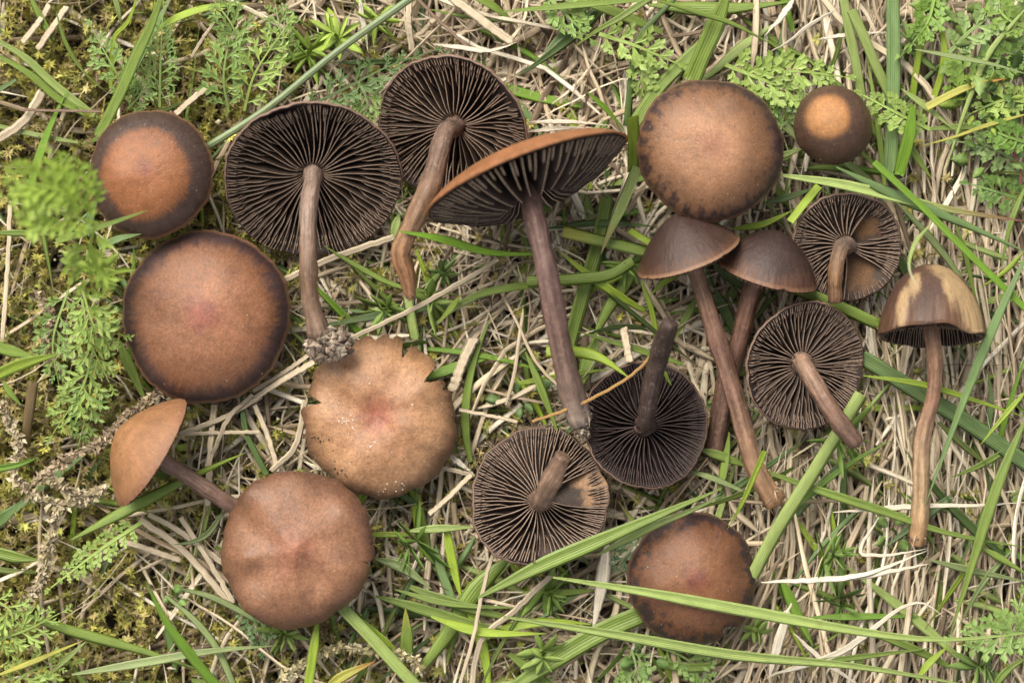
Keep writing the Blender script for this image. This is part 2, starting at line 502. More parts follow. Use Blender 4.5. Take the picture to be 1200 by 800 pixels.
def mushroom(label, c, z, Rr, ax, h, a, b, skin, stem, spin=0.0, gills=None, rimvar=.015, wave=0.0, wk=3, notches=(),
             stem_col=None, stem_r=(11, 12), umbo_h=0.0, dip=0.0, seed=0, rim_th=3.0, bare=(), gmat=None, flesh=None,
             edge=None, bowl=.15, bulge=0.0, wav=.022, lump=0.0, dirty=0):
    rg = np.random.default_rng(100 + seed)
    C = P(c[0], c[1], z)
    path_pts = [C + np.array(Vector(ax).normalized()) * h * .55, C + np.array(Vector(ax).normalized()) * h * .1] + [P(*p) for p in stem]
    base_pt = path_pts[-1]
    root = link('mushroom', None, loc=base_pt)
    root.empty_display_size = .004
    tag(root, label, 'mushroom', 'mushrooms laid out on the grass')
    # ---- cap
    nth, nr = 240, 26
    th = np.linspace(0, 2 * math.pi, nth, endpoint=False)
    ph = rg.uniform(0, 6.28, 8)
    rf_lo = rimvar * (np.sin(2 * th + ph[0]) + .7 * np.sin(3 * th + ph[1]) + .5 * np.sin(5 * th + ph[2]))
    rf_hi = rimvar * .35 * np.sin(11 * th + ph[3]) + rimvar * .25 * np.sin(23 * th + ph[4]) + .003 * np.sin(47 * th + ph[5])
    rf = 1 + rf_lo + rf_hi
    rmax = np.ones(nth)
    for (tc, hw, dp) in notches:
        dth = np.abs((th - tc + math.pi) % (2 * math.pi) - math.pi)
        rag = 1 + .10 * np.sin(th * 41 + tc * 9) + .12 * np.sin(th * 97 + tc * 5)
        rmax = np.minimum(rmax, 1 - dp * np.clip((1 - dth / hw) * 1.15, 0, 1) ** 1.3 * np.where(dth < hw, rag, 1))
    lumps = [(rg.uniform(-.8, .8), rg.uniform(-.8, .8), rg.uniform(.14, .34), lump * rg.uniform(-1, 1)) for _ in range(16)] if lump else []
    for _ in range(7):
        tc = rg.uniform(0, 6.28)
        dth = np.abs((th - tc + math.pi) % (2 * math.pi) - math.pi)
        rmax = rmax * (1 - rg.uniform(.004, .016) * np.clip(1 - dth / rg.uniform(.03, .12), 0, 1))
    def zo(r, t_):
        rr = np.clip(r, 0, 1)
        zz = h * (1 - np.clip(rr, 0, .998) ** a) ** b
        zz = zz + umbo_h * np.exp(-(rr / .2) ** 2) - dip * np.exp(-(rr / .25) ** 2)
        for (lx, ly, ls, la) in lumps:
            zz = zz + la * np.exp(-(((rr * np.cos(t_) - lx) ** 2 + (rr * np.sin(t_) - ly) ** 2) / ls ** 2))
        if wave:
            zz = zz + wave * rr ** 2.2 * (np.sin(wk * t_ + ph[5]) + .5 * np.sin((2 * wk + 1) * t_ + ph[6]))
            zz = zz + wave * .35 * rr * np.sin(5 * t_ + ph[7] + 3 * rr)
        return zz
    s = np.sin(np.linspace(0, math.pi / 2, nr))[1:]
    TT, SS = np.meshgrid(th, s)
    RR = SS * (1 - (1 - rmax[None, :]) * SS ** 5)
    RX = RR * (1 + rf_lo[None, :] + rf_hi[None, :] * SS ** 7) * Rr
    top = np.stack([RX * np.cos(TT), RX * np.sin(TT), zo(RR, TT)], -1)
    cpt = np.stack([RR * np.cos(TT), RR * np.sin(TT), np.zeros_like(RR)], -1)
    su = np.array([1, .985, .95, .88, .75, .55, .35, .15])
    TU, SU = np.meshgrid(th, su)
    RU = SU * (1 - (1 - rmax[None, :]) * SU ** 5)
    RXu = RU * (1 + rf_lo[None, :] + rf_hi[None, :] * SU ** 7) * (Rr - rim_th * .7) * 1.0
    def zu(r, t_):
        return np.maximum(zo(np.minimum(r + .02, 1), t_) - rim_th - (1 - r) * h * .22, -rim_th * .6 + zo(np.ones_like(r), t_) * (1 if wave else 0) * r) if wave else np.maximum(zo(np.minimum(r + .01, 1), t_) - rim_th - (1 - r) * h * .22, -.5)
    und = np.stack([RXu * np.cos(TU), RXu * np.sin(TU), zu(RU, TU)], -1)
    cpu = np.stack([RU * np.cos(TU), RU * np.sin(TU), np.ones_like(RU)], -1)
    V = np.vstack([[[0, 0, zo(np.zeros(1), np.zeros(1))[0]]], top.reshape(-1, 3), und.reshape(-1, 3)])
    CPt = np.vstack([[[0, 0, 0]], cpt.reshape(-1, 3), cpu.reshape(-1, 3)])
    nrt, nru = len(s), len(su)
    k = np.arange(nth); k2 = (k + 1) % nth
    tri = np.stack([np.zeros(nth, int), 1 + k, 1 + k2], -1)
    rows = []
    for i in range(nrt + nru - 1):
        o0, o1 = 1 + i * nth, 1 + (i + 1) * nth
        rows.append(np.stack([o0 + k, o1 + k, o1 + k2, o0 + k2], -1))
    quad = np.vstack(rows)
    mi = np.concatenate([np.zeros(nth), np.concatenate([np.full(nth, 0 if i < nrt else 1) for i in range(nrt + nru - 1)])])
    uvx = CPt[:, :2] * .5 + .5
    cme = mesh('cap', V, [tri, quad], [skin, flesh or M_UNDER], uv=uvx, cp=CPt, mi=mi)
    cmat = Matrix.Translation(Vector(C - base_pt) * S) @ axis_rot(ax, spin)
    cap = link('cap', cme, root, mat=cmat)
    # ---- gills, each a thin plate of its own
    if gills is None:
        gills = 0
    if gills:
        gm = gmat or M_GILL
        em = edge or M_EDGE
        sr = stem_r[0] / Rr * .75
        def gill_mesh(r0, r1, p1):
            n = 10
            r = np.linspace(r0, r1, n)
            y = Rr * (wav * 2.0 * np.sin(r * 2.6 + p1) * np.clip(r / .35, .2, 1) + wav * .28 * np.sin(r * 6.5 + p1 * 3))
            y = y - y[0] * (1 - (r - r0) / (r1 - r0)) * (.8 if r0 < sr * 1.5 else 0)
            up = zu_plain(r) + 1.0
            low = bowl * h * (1 - r ** 2) - bulge * (1 - r ** 2.2) * np.clip((r - sr * .5) / .3, .45, 1)
            if r0 > sr * 1.5:          # short gill: its edge rises to nothing at the inner end
                q_ = np.clip((r - r0) / ((r1 - r0) * .35), 0, 1)
                low = up - (up - low) * q_ ** .6
            else:
                q_ = np.clip((r - r0) / .12, 0, 1)
                low = up - (up - low) * (.6 + .4 * q_)
            low = np.minimum(low, up - 4.0)
            low = np.where(r > .88, np.minimum(low, -1.8), low)
            x = r * (Rr - rim_th * .6)
            ht, he = .9, .55
            Vg = []
            for (yy, zz) in ((y - ht, up), (y - he, low + .5), (y + he, low + .5), (y + ht, up)):
                Vg.append(np.stack([x, yy, zz], -1))
            Vg = np.stack(Vg, 1).reshape(-1, 3)
            Fg, mg = [], []
            for i in range(n - 1):
                for kk in range(3):
                    Fg.append((i * 4 + kk, i * 4 + kk + 1, (i + 1) * 4 + kk + 1, (i + 1) * 4 + kk))
                    mg.append(1 if kk == 1 else 0)
            return mesh('gill', Vg, np.array(Fg), [gm, em], mi=mg, smooth=False)
        def zu_plain(r):
            return np.maximum(h * (1 - np.clip(np.minimum(r + .01, 1), 0, .998) ** a) ** b - rim_th - (1 - r) * h * .22, -.5)
        lib = {}
        NV = 14
        for cl, r0 in enumerate((sr, .36, .66)):
            lib[cl] = [gill_mesh(r0 + .16 * ((vv * 5) % NV) / NV * (cl > 0), .985, 2 * math.pi * vv / NV) for vv in range(NV)]
        cut_lib = {}
        n1 = int(gills * 1.25) // 4
        pattern = [0, 2, 1, 2]
        for i in range(n1 * 4):
            cl = pattern[i % 4]
            t = (i + rg.uniform(-.3, .3)) * 2 * math.pi / (n1 * 4)
            ti = int(round(t / (2 * math.pi) * nth)) % nth
            if rmax[ti] < .93:
                continue
            vv = (int(i * NV * 2 / (n1 * 4)) + (seed * 3)) % NV
            me = lib[cl][vv]
            skip = False
            for (ta, tb, ra, rb) in bare:
                if ta < (t % (2 * math.pi)) < tb:
                    if cl == 0 or cl == 1:
                        key = (round(rb, 2), rg.integers(3))
                        if key not in cut_lib:
                            cut_lib[key] = gill_mesh(rb, .985, float(rg.uniform(0, 6)))
                        me = cut_lib[key]
                        if rb > .97:
                            skip = True
                    else:
                        skip = rb > .8
            if skip:
                continue
            wz = 0.0
            f = rf[ti]
            sh = Matrix.Identity(4)
            sh[1][2] = 0 if (h / Rr > .45 or wave or bulge) else .15 * math.sin(2 * t + ph[0]) + .12 * math.sin(5 * t + ph[1]) + rg.uniform(-.10, .10)
            link('gill', me, cap, mat=Matrix.Rotation(t, 4, 'Z') @ sh @ Matrix.Diagonal((f, 1, rg.uniform(.92, 1.06), 1)))
    # ---- stem
    n = 34
    pth = smooth_path(path_pts, n)
    tt = np.linspace(0, 1, n)
    rad = stem_r[0] * (1 - tt) + stem_r[1] * tt
    if len(stem_r) > 2:
        rad = np.interp(tt, np.linspace(0, 1, len(stem_r)), stem_r)
    rad = rad * (1 + .05 * np.sin(tt * 17 + seed) + .03 * np.sin(tt * 41 + seed * 2))
    rad[:3] *= 1.12
    pth = np.vstack([pth, pth[-1] + (pth[-1] - pth[-2]) * .25, pth[-1] + (pth[-1] - pth[-2]) * .3])
    rad = np.concatenate([rad, [rad[-1] * .7, .01]])
    sc = stem_col or [(.15, .095, .07), (.17, .10, .065), (.20, .125, .08)]
    ts = np.linspace(0, 1, len(rad))
    cc = np.stack([np.interp(ts, np.linspace(0, 1, len(sc)), [q[k_] for q in sc]) for k_ in range(3)], -1)
    K = 18
    sec = np.array([(math.cos(q), math.sin(q), i / K) for i, q in enumerate(np.linspace(0, 2 * math.pi, K, endpoint=False))])
    sv = sec.copy()
    sv[:, :2] *= (1 + .07 * np.sin(np.arange(K) * 3.1 + seed) + .04 * np.sin(np.arange(K) * 5.3))[:, None]
    # a reference direction that never runs along the stem
    tm = nrm(pth[-1] - pth[0])
    upv = np.array([0, 0, 1.0]) if abs(tm[2]) < .8 else np.array([.3, 1.0, 0])
    Vs, Fs, us, cs = strips((pth - base_pt)[None], rad[None], cc[None], sv, upv)
    rid = np.repeat(np.arange(len(rad)), K); ang = np.tile(np.arange(K), len(rad))
    amp = .085 * np.sin(ang * 2.1 + rid * .13 + seed) * np.sin(rid * .31 + seed) + .05 * np.sin(ang * 4.4 + seed * 2 + rid * .05)
    axis_pt = np.repeat(pth - base_pt, K, axis=0)
    Vs = axis_pt + (Vs - axis_pt) * (1 + amp)[:, None] + rg.normal(0, .3, Vs.shape)
    stem_o = link('stem', mesh('stem', Vs, Fs, M_STEM, us, cs), root)
    if ax[2] > .9:
        CAP_GRIT.append((cap, c[0], c[1], Rr))
    if dirty:
        e = pth[-4]
        so = crumbs('soil_bits', e, (rad[-4] * 1.15, rad[-4] * 1.3, rad[-4] * 1.1), dirty, [(.13, .095, .07), (.20, .155, .11), (.07, .05, .04), (.34, .28, .21)], stem_o, base_pt, (.8, 2.4), seed)
        so['kind'] = 'stuff'
        d_ = nrm(pth[-3] - pth[-8])
        b_ = np.repeat((pth[-4] - base_pt)[None], 26, 0) + rg.normal(0, rad[-4] * .5, (26, 3))
        ld = nrm(d_ * rg.uniform(.2, 1, (26, 1)) + rg.normal(0, .55, (26, 3)))
        Vf, Ff, uf, cf = leaves(b_, ld, nrm(rg.normal(0, .5, (26, 3)) + np.array([0, 0, 1.0])), rg.uniform(7, 16, 26), rg.uniform(.6, 1.2, 26), np.array((.32, .24, .17)) * rg.uniform(.6, 1.3, (26, 1)), .4)
        fo = link('root_fibres', mesh('root_fibres', Vf, Ff, M_DRYMOSS, uf, cf), stem_o)
        fo['kind'] = 'stuff'
    return root, cap, stem_o, base_pt

def crumbs(name, center, ext, n, cols, parent, origin, size=(2, 6), seed=1):
    """a clod of irregular grains"""
    rg = np.random.default_rng(seed)
    bag_V, bag_F, bag_c = [], [], []
    base = np.array([(1, 0, 0), (-1, 0, 0), (0, 1, 0), (0, -1, 0), (0, 0, 1), (0, 0, -1)], float)
    tri = np.array([(0, 2, 4), (2, 1, 4), (1, 3, 4), (3, 0, 4), (2, 0, 5), (1, 2, 5), (3, 1, 5), (0, 3, 5)])
    for i in range(n):
        p = rg.normal(0, 1, 3)
        p = p / np.linalg.norm(p) * rg.uniform(.2, 1) ** .5 * np.array(ext)
        s = rg.uniform(*size)
        v = base * s * rg.uniform(.6, 1.3, (6, 3)) + rg.normal(0, s * .15, (6, 3))
        bag_V.append(v + np.array(center) + p - origin)
        bag_F.append(tri + i * 6)
        c = np.array(cols[rg.integers(len(cols))]) * rg.uniform(.7, 1.3)
        bag_c.append(np.tile(c, (6, 1)))
    me = mesh(name, np.vstack(bag_V), np.vstack(bag_F), M_CRUMB, col=np.vstack(bag_c), smooth=False)
    return link(name, me, parent)

skin_A = cap_mat('skin_small_ringed', (0.245, 0.094, 0.037), (0.185, 0.071, 0.028), (0.052, 0.030, 0.023), (.60, .76), .26, .26, off=(-.04, -.02), umbo=(.25, .095, .065), umbo_r=.2, rim=(.20, .10, .05), rough=.38)
skin_B = cap_mat('skin_large_ringed', (0.253, 0.113, 0.060), (0.181, 0.077, 0.037), (0.041, 0.023, 0.023), (.72, .94), .26, .28, umbo=(.22, .070, .055), umbo_r=.32, rim=(.20, .10, .055), rough=.42)
skin_F = cap_mat('skin_dark_spotted_rim', (0.295, 0.150, 0.080), (0.145, 0.069, 0.033), (0.054, 0.031, 0.023), (.80, 1.04), .24, .14, off=(.02, .10), umbo=(.25, .105, .06), blotch=(.030, .018, .018), blotch_at=.78, rim=(.15, .08, .045), rough=.45, freck=.7)
skin_G = cap_mat('skin_button', (0.331, 0.152, 0.051), (0.276, 0.120, 0.041), (0.068, 0.036, 0.023), (.42, .66), .16, .10, off=(-.16, .12), rough=.45)
skin_E = cap_mat('skin_edge_on', (.26, .105, .045), (.26, .11, .047), (.22, .10, .047), (.9, 1.1), .2, .1, rough=.5)
skin_dk = cap_mat('skin_dark_side', (0.045, 0.025, 0.021), (0.051, 0.027, 0.020), (0.102, 0.048, 0.026), (.82, 1.04), .26, .14, rough=.42, speck=.25, mottle=.2, rim=(.24, .13, .075))
skin_dk2 = cap_mat('skin_dark_side_second', (0.032, 0.018, 0.016), (0.042, 0.023, 0.018), (0.098, 0.045, 0.026), (.74, 1.06), .34, .14, rough=.42, speck=.25, mottle=.2, rim=(.18, .09, .05))
skin_K = cap_mat('skin_blotched_bell', (0.068, 0.036, 0.023), (0.065, 0.034, 0.023), (0.090, 0.045, 0.026), (.85, 1.0), .2, .12, patch=(.36, .24, .125), patch_at=((.20, -.42, .34, .30), (.46, -.60, .34, .30), (.72, -.58, .28, .28), (.20, -.76, .16, .16), (-.42, -.60, .13, .18), (-.64, -.62, .13, .16)), rough=.45)
skin_O = cap_mat('skin_tan_torn', (0.291, 0.145, 0.074), (0.320, 0.173, 0.089), (0.108, 0.056, 0.032), (.76, 1.02), .42, .26, umbo=(.25, .075, .048), umbo_r=.34, rough=.40, speck=.8, freck=.8, rim=(.12, .065, .04), mottle=.3)
skin_P = cap_mat('skin_tan_side', (0.257, 0.122, 0.052), (0.252, 0.120, 0.055), (0.171, 0.081, 0.045), (.88, 1.05), .3, .14, rough=.5, mottle=.26)
skin_Q = cap_mat('skin_brown_wavy', (0.234, 0.112, 0.063), (0.197, 0.094, 0.050), (0.098, 0.048, 0.030), (.76, 1.06), .7, .14, umbo=(.22, .085, .05), umbo_r=.45, rough=.40, freck=.85, mottle=.34)
skin_R = cap_mat('skin_brown_dark_flecks', (0.175, 0.074, 0.034), (0.107, 0.045, 0.021), (0.064, 0.031, 0.020), (.84, 1.04), .24, .18, umbo=(.14, .042, .032), umbo_r=.26, blotch=(.024, .016, .018), blotch_at=.74, rim=(.12, .065, .04), rough=.42, freck=.6)
skin_under = cap_mat('skin_hidden_side', (.20, .09, .042), (.17, .08, .038), (.11, .055, .035), (.8, 1.0), .2, .1, rim=(.20, .125, .09))

def under_mat(name, base, patch=None, at=()):
    """flesh between the gills; bare patches sit at given places of the cap"""
    q = NT(name)
    a = q.attr('cp').outputs['Vector']
    sp = q.n('SeparateXYZ'); q.l(a, sp.inputs[0])
    cx = q.n('CombineXYZ'); q.l(sp.outputs[0], cx.inputs[0]); q.l(sp.outputs[1], cx.inputs[1])
    n = q.noise(cx.outputs[0], 7, 5, .65)
    n2 = q.noise(cx.outputs[0], 30, 4, .6)
    col = q.scale_col(q.mix(0.0, base, base), q.lin(n2, .3, .7, .6, 1.4))
    for (ax_, ay_, sx_, sy_) in at:
        dv = q.vmath('MULTIPLY', q.vmath('SUBTRACT', cx.outputs[0], (ax_, ay_, 0)), (1 / sx_, 1 / sy_, 0))
        pd = q.math('ADD', q.vmath('LENGTH', dv), q.math('MULTIPLY', q.math('SUBTRACT', n, .5), 1.7))
        pd = q.math('ADD', pd, q.math('MULTIPLY', q.math('SUBTRACT', n2, .5), 1.0))
        col = q.mix(q.sstep(pd, .4, 1.25, .9, 0), col, q.scale_col(q.mix(0.0, patch, patch), q.lin(n2, .3, .7, .65, 1.3)))
    q.l(col, q.b.inputs['Base Color'])
    q.b.inputs['Roughness'].default_value = .7
    q.b.inputs['Specular IOR Level'].default_value = .25
    q.bump(n2, .5, .0004)
    return q.m
M_UNDER = under_mat('under_dark', (.030, .021, .018))
M_UNDER_J = under_mat('under_worn', (.055, .038, .030), (.17, .09, .043), ((.40, -.24, .36, .24), (.16, .58, .34, .36)))
M_UNDER_N = under_mat('under_scraped', (.06, .043, .035), (.34, .205, .115), ((.80, -.26, .22, .36), (.55, -.42, .2, .16)))

CAP_GRIT = []
down = lambda x, y, z0: [(x, y, z0 - 30), (x + 5, y + 6, -60), (x + 9, y + 3, -112)]

mushroom('smaller orange-brown cap with broad dark ring, above the largest round cap', (177, 204), 34, 74, (-.03, .06, 1), 40, 2.1, .62, skin_A, down(177, 204, 34), seed=1, spin=.4, rimvar=.017, lump=2.2)
mushroom('largest round brown cap with a pinkish centre and thin black rim, at the left', (242, 371), 8, 100, (.0, .03, 1), 50, 2.1, .6, skin_B, down(242, 371, 8), seed=2, spin=1.1, rimvar=.017, lump=3)
rC, _, stC, bC = mushroom('upturned mushroom with dark gills whose stem ends in a grey clod of soil', (366, 211), 26, 103, (-.05, .53, -.85), 40, 2.0, .75, skin_under,
    [(361, 250, 58), (361, 300, 76), (364, 350, 74), (374, 392, 62)], gills=132, dirty=10, seed=3, stem_r=(10.8, 9.8, 10.2, 9.8, 12), rimvar=.013, bowl=.22,
    stem_col=[(.23, .16, .125), (.22, .15, .115), (.15, .085, .05), (.24, .16, .115)])
o = crumbs('soil_clump', P(386, 403, 56), (27, 20, 18), 420, [(.20, .15, .112), (.27, .21, .16), (.11, .08, .06), (.38, .31, .24)], stC, bC, (2.5, 6.5), 5)
o['kind'] = 'stuff'
mushroom('upturned dark gilled mushroom at top centre, twisted stem torn open at its orange end', (529, 152), 12, 92, (.30, .42, -.86), 38, 2.0, .75, skin_under,
    [(520, 160, 45), (505, 215, 72), (484, 262, 75), (470, 295, 70), (477, 322, 60), (481, 348, 48)], gills=124, dirty=36, seed=4, stem_r=(12, 10.5, 11.5, 13, 11, 12, 6), rimvar=.014, bowl=.22,
    stem_col=[(.13, .08, .065), (.15, .095, .07), (.14, .085, .06), (.17, .10, .06), (.22, .12, .065), (.28, .135, .06), (.30, .17, .10)])
rE, _, stE, bE = mushroom('widest mushroom seen edge-on with orange-brown rim, deep dark gills and long purplish stem', (617, 209), 72, 125, (-.36, .92, -.155), 33, 2.4, .8, skin_E,
    [(628, 262, 100), (643, 330, 108), (660, 420, 80), (672, 470, 50), (680, 494, 38)], gills=84, dirty=16, seed=5, stem_r=(13.5, 11.5, 12, 12.5, 13.5, 14), rimvar=.008, bowl=.0, bulge=39, rim_th=4,
    stem_col=[(.13, .072, .055), (.125, .070, .058), (.14, .082, .07), (.15, .088, .07), (.20, .13, .10), (.34, .27, .22)], gmat=M_GILL_PALE, edge=M_EDGE_PALE_LIT)  # gill faces and edges lightened in colour, standing in for diffuse skylight
o = crumbs('soil_clump', P(682, 503, 36), (10, 13, 10), 110, [(.20, .15, .10), (.13, .09, .06), (.38, .32, .26)], stE, bE, (1.5, 4), 6)
o['kind'] = 'stuff'
mushroom('large round brown cap with dark blotches along its rim, at the upper right of centre', (832, 176), 46, 84, (.02, .04, 1), 46, 2.1, .6, skin_F, down(832, 176, 46), seed=6, spin=2.0, rimvar=.017, lump=3.5)
mushroom('smallest button mushroom with a glowing orange patch on a dark brown cap', (976, 147), 30, 46, (-.06, .08, 1), 38, 2.1, .6, skin_G, down(976, 147, 30) , seed=7, rimvar=.013, stem_r=(8, 8))
mushroom('dark purplish cone cap below the large blotch-rimmed cap, on the long slanting stem', (807, 300), 34, 63, (-.34, .90, .27), 52, 1.45, .85, skin_dk,
    [(815, 318, 22), (838, 390, 18), (862, 470, 14), (884, 545, 8), (908, 588, -4)], dirty=36, seed=8, stem_r=(11, 10, 10.5, 11, 10.5, 13), gills=72, rimvar=.008,
    stem_col=[(.21, .125, .085), (.22, .125, .08), (.17, .09, .065), (.19, .105, .07), (.24, .14, .08), (.36, .20, .10)])
mushroom('dark brown dome cap whose stem runs down behind a fanned gilled neighbour', (898, 320), 16, 61, (.24, .92, .30), 52, 1.7, .8, skin_dk2,
    [(884, 332, 2), (866, 400, -8), (850, 460, -18), (836, 535, -32)], dirty=36, seed=9, stem_r=(11.5, 11, 12, 12.5), gills=72, rimvar=.008,
    stem_col=[(.20, .105, .07), (.16, .08, .055), (.12, .065, .045), (.11, .06, .04)])
mushroom('upturned mushroom with gills partly worn to brown flesh, below the smallest button mushroom', (993, 289), 10, 65, (-.02, .25, -.96), 30, 2.0, .75, skin_under,
    [(985, 292, 28), (979, 322, 40), (979, 354, 36)], gills=104, seed=10, stem_r=(10, 9.5, 8.5, 8), rimvar=.02, bowl=.2,
    bare=((5.4, 6.15, .3, .74), (.85, 1.75, .3, .88)), flesh=M_UNDER_J, stem_col=[(.20, .15, .12), (.13, .085, .06), (.17, .09, .04), (.10, .05, .03)], gmat=M_GILL_PALE)
mushroom('bell-shaped cap mottled with pale ochre patches on a long stem at right', (1091, 394), 46, 61, (.03, .97, -.19), 84, 2.3, .66, skin_K,
    [(1095, 410, 44), (1094, 462, 34), (1081, 515, 26), (1079, 580, 16), (1075, 636, 2)], dirty=36, seed=11, stem_r=(9, 9, 8.5, 9.5, 10, 10), gills=84, rimvar=.022, wave=2.5, wk=3,
    stem_col=[(.22, .12, .075), (.25, .14, .085), (.22, .12, .075), (.32, .21, .125), (.36, .24, .13), (.30, .15, .065)], bowl=.5)
mushroom('upturned grey-brown gilled mushroom, stem pointing down right, beside the ochre bell cap', (944, 429), 14, 76, (-.30, .18, -.93), 34, 2.0, .75, skin_under,
    [(940, 424, 42), (958, 455, 66), (980, 490, 74), (1004, 520, 70)], gills=124, dirty=36, seed=12, stem_r=(12, 10.5, 10.5, 9), rimvar=.013, bowl=.2,
    stem_col=[(.24, .165, .125), (.22, .135, .09), (.17, .095, .065), (.13, .075, .055)], gmat=M_GILL_PALE)
mushroom('blackest upturned gilled mushroom whose dark stem points up, in the centre', (757, 497), 10, 75, (-.10, -.18, -.97), 32, 2.0, .75, skin_under,
    [(757, 488, 40), (766, 440, 72), (774, 410, 92), (785, 378, 125)], gills=112, seed=13, stem_r=(11, 10, 10.5, 11.5, 9.5), rimvar=.016, bowl=.2,
    stem_col=[(.095, .062, .050), (.055, .034, .028), (.050, .030, .024), (.046, .028, .022)], gmat=M_GILL_BLACK, edge=M_EDGE_DIM)
mushroom('upturned gilled mushroom with short thick stem and a pale tan scrape, bottom centre', (632, 583), 16, 83, (-.02, -.30, -.90), 34, 2.0, .75, skin_under,
    [(634, 588, 40), (644, 566, 66), (660, 534, 84)], gills=120, seed=14, stem_r=(12, 10.5, 12.5, 10), rimvar=.03, bowl=.2,
    bare=((5.62, 6.25, .5, .78),), flesh=M_UNDER_N, stem_col=[(.20, .13, .095), (.16, .10, .07), (.17, .105, .07), (.12, .07, .045)], gmat=M_GILL_PALE)
rO, capO, _, bO = mushroom('tan wavy cap with torn notches and a reddish centre, under the grey clod of soil', (445, 488), 6, 93, (-.03, .05, 1), 38, 2.4, .62, skin_O, down(445, 488, 2), seed=15, rimvar=.030, wave=7, wk=3, dip=9, lump=7,
    notches=((1.20, .09, .26), (.62, .13, .30), (2.92, .12, .22), (.95, .30, .05), (1.42, .05, .07), (1.62, .06, .06), (1.85, .05, .05), (.40, .05, .08), (3.3, .25, .06)), flesh=M_FLESH_PALE)
mushroom('tan cap lying on its side, stem tucked beneath the wavy brown cap', (178, 530), 48, 72, (-.80, .50, .30), 48, 1.55, .85, skin_P,
    [(196, 544, 40), (225, 562, 32), (262, 586, 18), (290, 604, 4)], seed=16, stem_r=(10, 9, 9.5, 10), gills=76, rimvar=.014,
    stem_col=[(.17, .10, .075), (.19, .115, .085), (.18, .105, .08)])
mushroom('brown cap with a wavy scalloped margin at the bottom left, covering a stem end', (348, 643), 40, 90, (.0, .03, 1), 38, 2.2, .6, skin_Q, down(348, 643, 40), seed=17, rimvar=.022, wave=7, wk=3, umbo_h=6, lump=7,
    notches=((-.18 + 6.283, .05, .09), (1.6, .02, .05)))
rR, capR, _, bR = mushroom('round red-brown cap chipped at its lower edge, crossed by a long green grass blade', (811, 678), 6, 77, (.02, .06, 1), 44, 2.1, .6, skin_R, down(811, 678, 6), seed=18, rimvar=.019, spin=.6, lump=3.5,
    notches=((-.98 - .6 + 6.283, .20, .17),), flesh=M_FLESH)

def grit(cap, pts, cols, seed, size=(.7, 1.5)):
    """grains stuck to a cap"""
    inv = cap.matrix_basis.inverted()
    rp = cap.parent.location
    base = cap.data
    rg = np.random.default_rng(seed)
    from mathutils.bvhtree import BVHTree
    bv = BVHTree.FromPolygons([v.co[:] for v in base.vertices], [p.vertices[:] for p in base.polygons])
    dn = (inv.to_3x3() @ Vector((0, 0, -1))).normalized()
    V, F, C = [], [], []
    tri = np.array([(0, 2, 4), (2, 1, 4), (1, 3, 4), (3, 0, 4), (2, 0, 5), (1, 2, 5), (3, 1, 5), (0, 3, 5)])
    b6 = np.array([(1, 0, 0), (-1, 0, 0), (0, 1, 0), (0, -1, 0), (0, 0, 1), (0, 0, -1)], float)
    for (x, y, n, sp) in pts:
        for _ in range(n):
            q = P(x + rg.normal(0, sp), y + rg.normal(0, sp * .6), 200)
            o = inv @ (Vector(q) * S - rp)
            hit = bv.ray_cast(o, dn)[0]
            if hit is None:
                continue
            k = len(V) * 6
            V.append(b6 * rg.uniform(*size) * rg.uniform(.6, 1.4, (6, 1)) + np.array(hit) / S)
            F.append(tri + k)
            C.append(np.tile(np.array(cols[rg.integers(len(cols))]) * rg.uniform(.8, 1.1), (6, 1)))
    o = link('grit', mesh('grit', np.vstack(V), np.vstack(F), M_CRUMB, col=np.vstack(C), smooth=False), cap)
    o['kind'] = 'stuff'
WHT = [(.80, .72, .62), (.70, .58, .46), (.85, .80, .74)]
grit(capO, [(392, 497, 22, 4), (398, 503, 5, 8), (420, 522, 3, 7), (424, 445, 3, 4), (475, 470, 3, 16), (436, 582, 7, 9), (456, 586, 5, 9)], WHT, 3, (.6, 1.3))
grit(capO, [(360, 520, 14, 8), (375, 560, 14, 14), (500, 440, 6, 20)], [(.06, .04, .03), (.12, .08, .05)], 4, (.8, 1.8))
for i_, (cap_, x_, y_, r_) in enumerate(CAP_GRIT):
    grit(cap_, [(x_, y_, 9, r_ * .45), (x_ + r_ * .3, y_ + r_ * .5, 4, r_ * .25)], [(.50, .40, .30), (.34, .25, .18), (.10, .07, .05)], 20 + i_, (.5, 1.0))

# ------------------------------------------------------------------ grass blades
GC = dict(mid=(.225, .315, .058), light=(.36, .455, .135), lime=(.34, .46, .05), dark=(.105, .17, .045), blue=(.185, .285, .10),
          grey=(.27, .335, .13), yellow=(.46, .44, .08), vivid=(.19, .34, .035), orange=(.50, .20, .04), red=(.25, .08, .06), brown=(.30, .21, .10), straw=(.50, .40, .27), white=(.66, .60, .48))

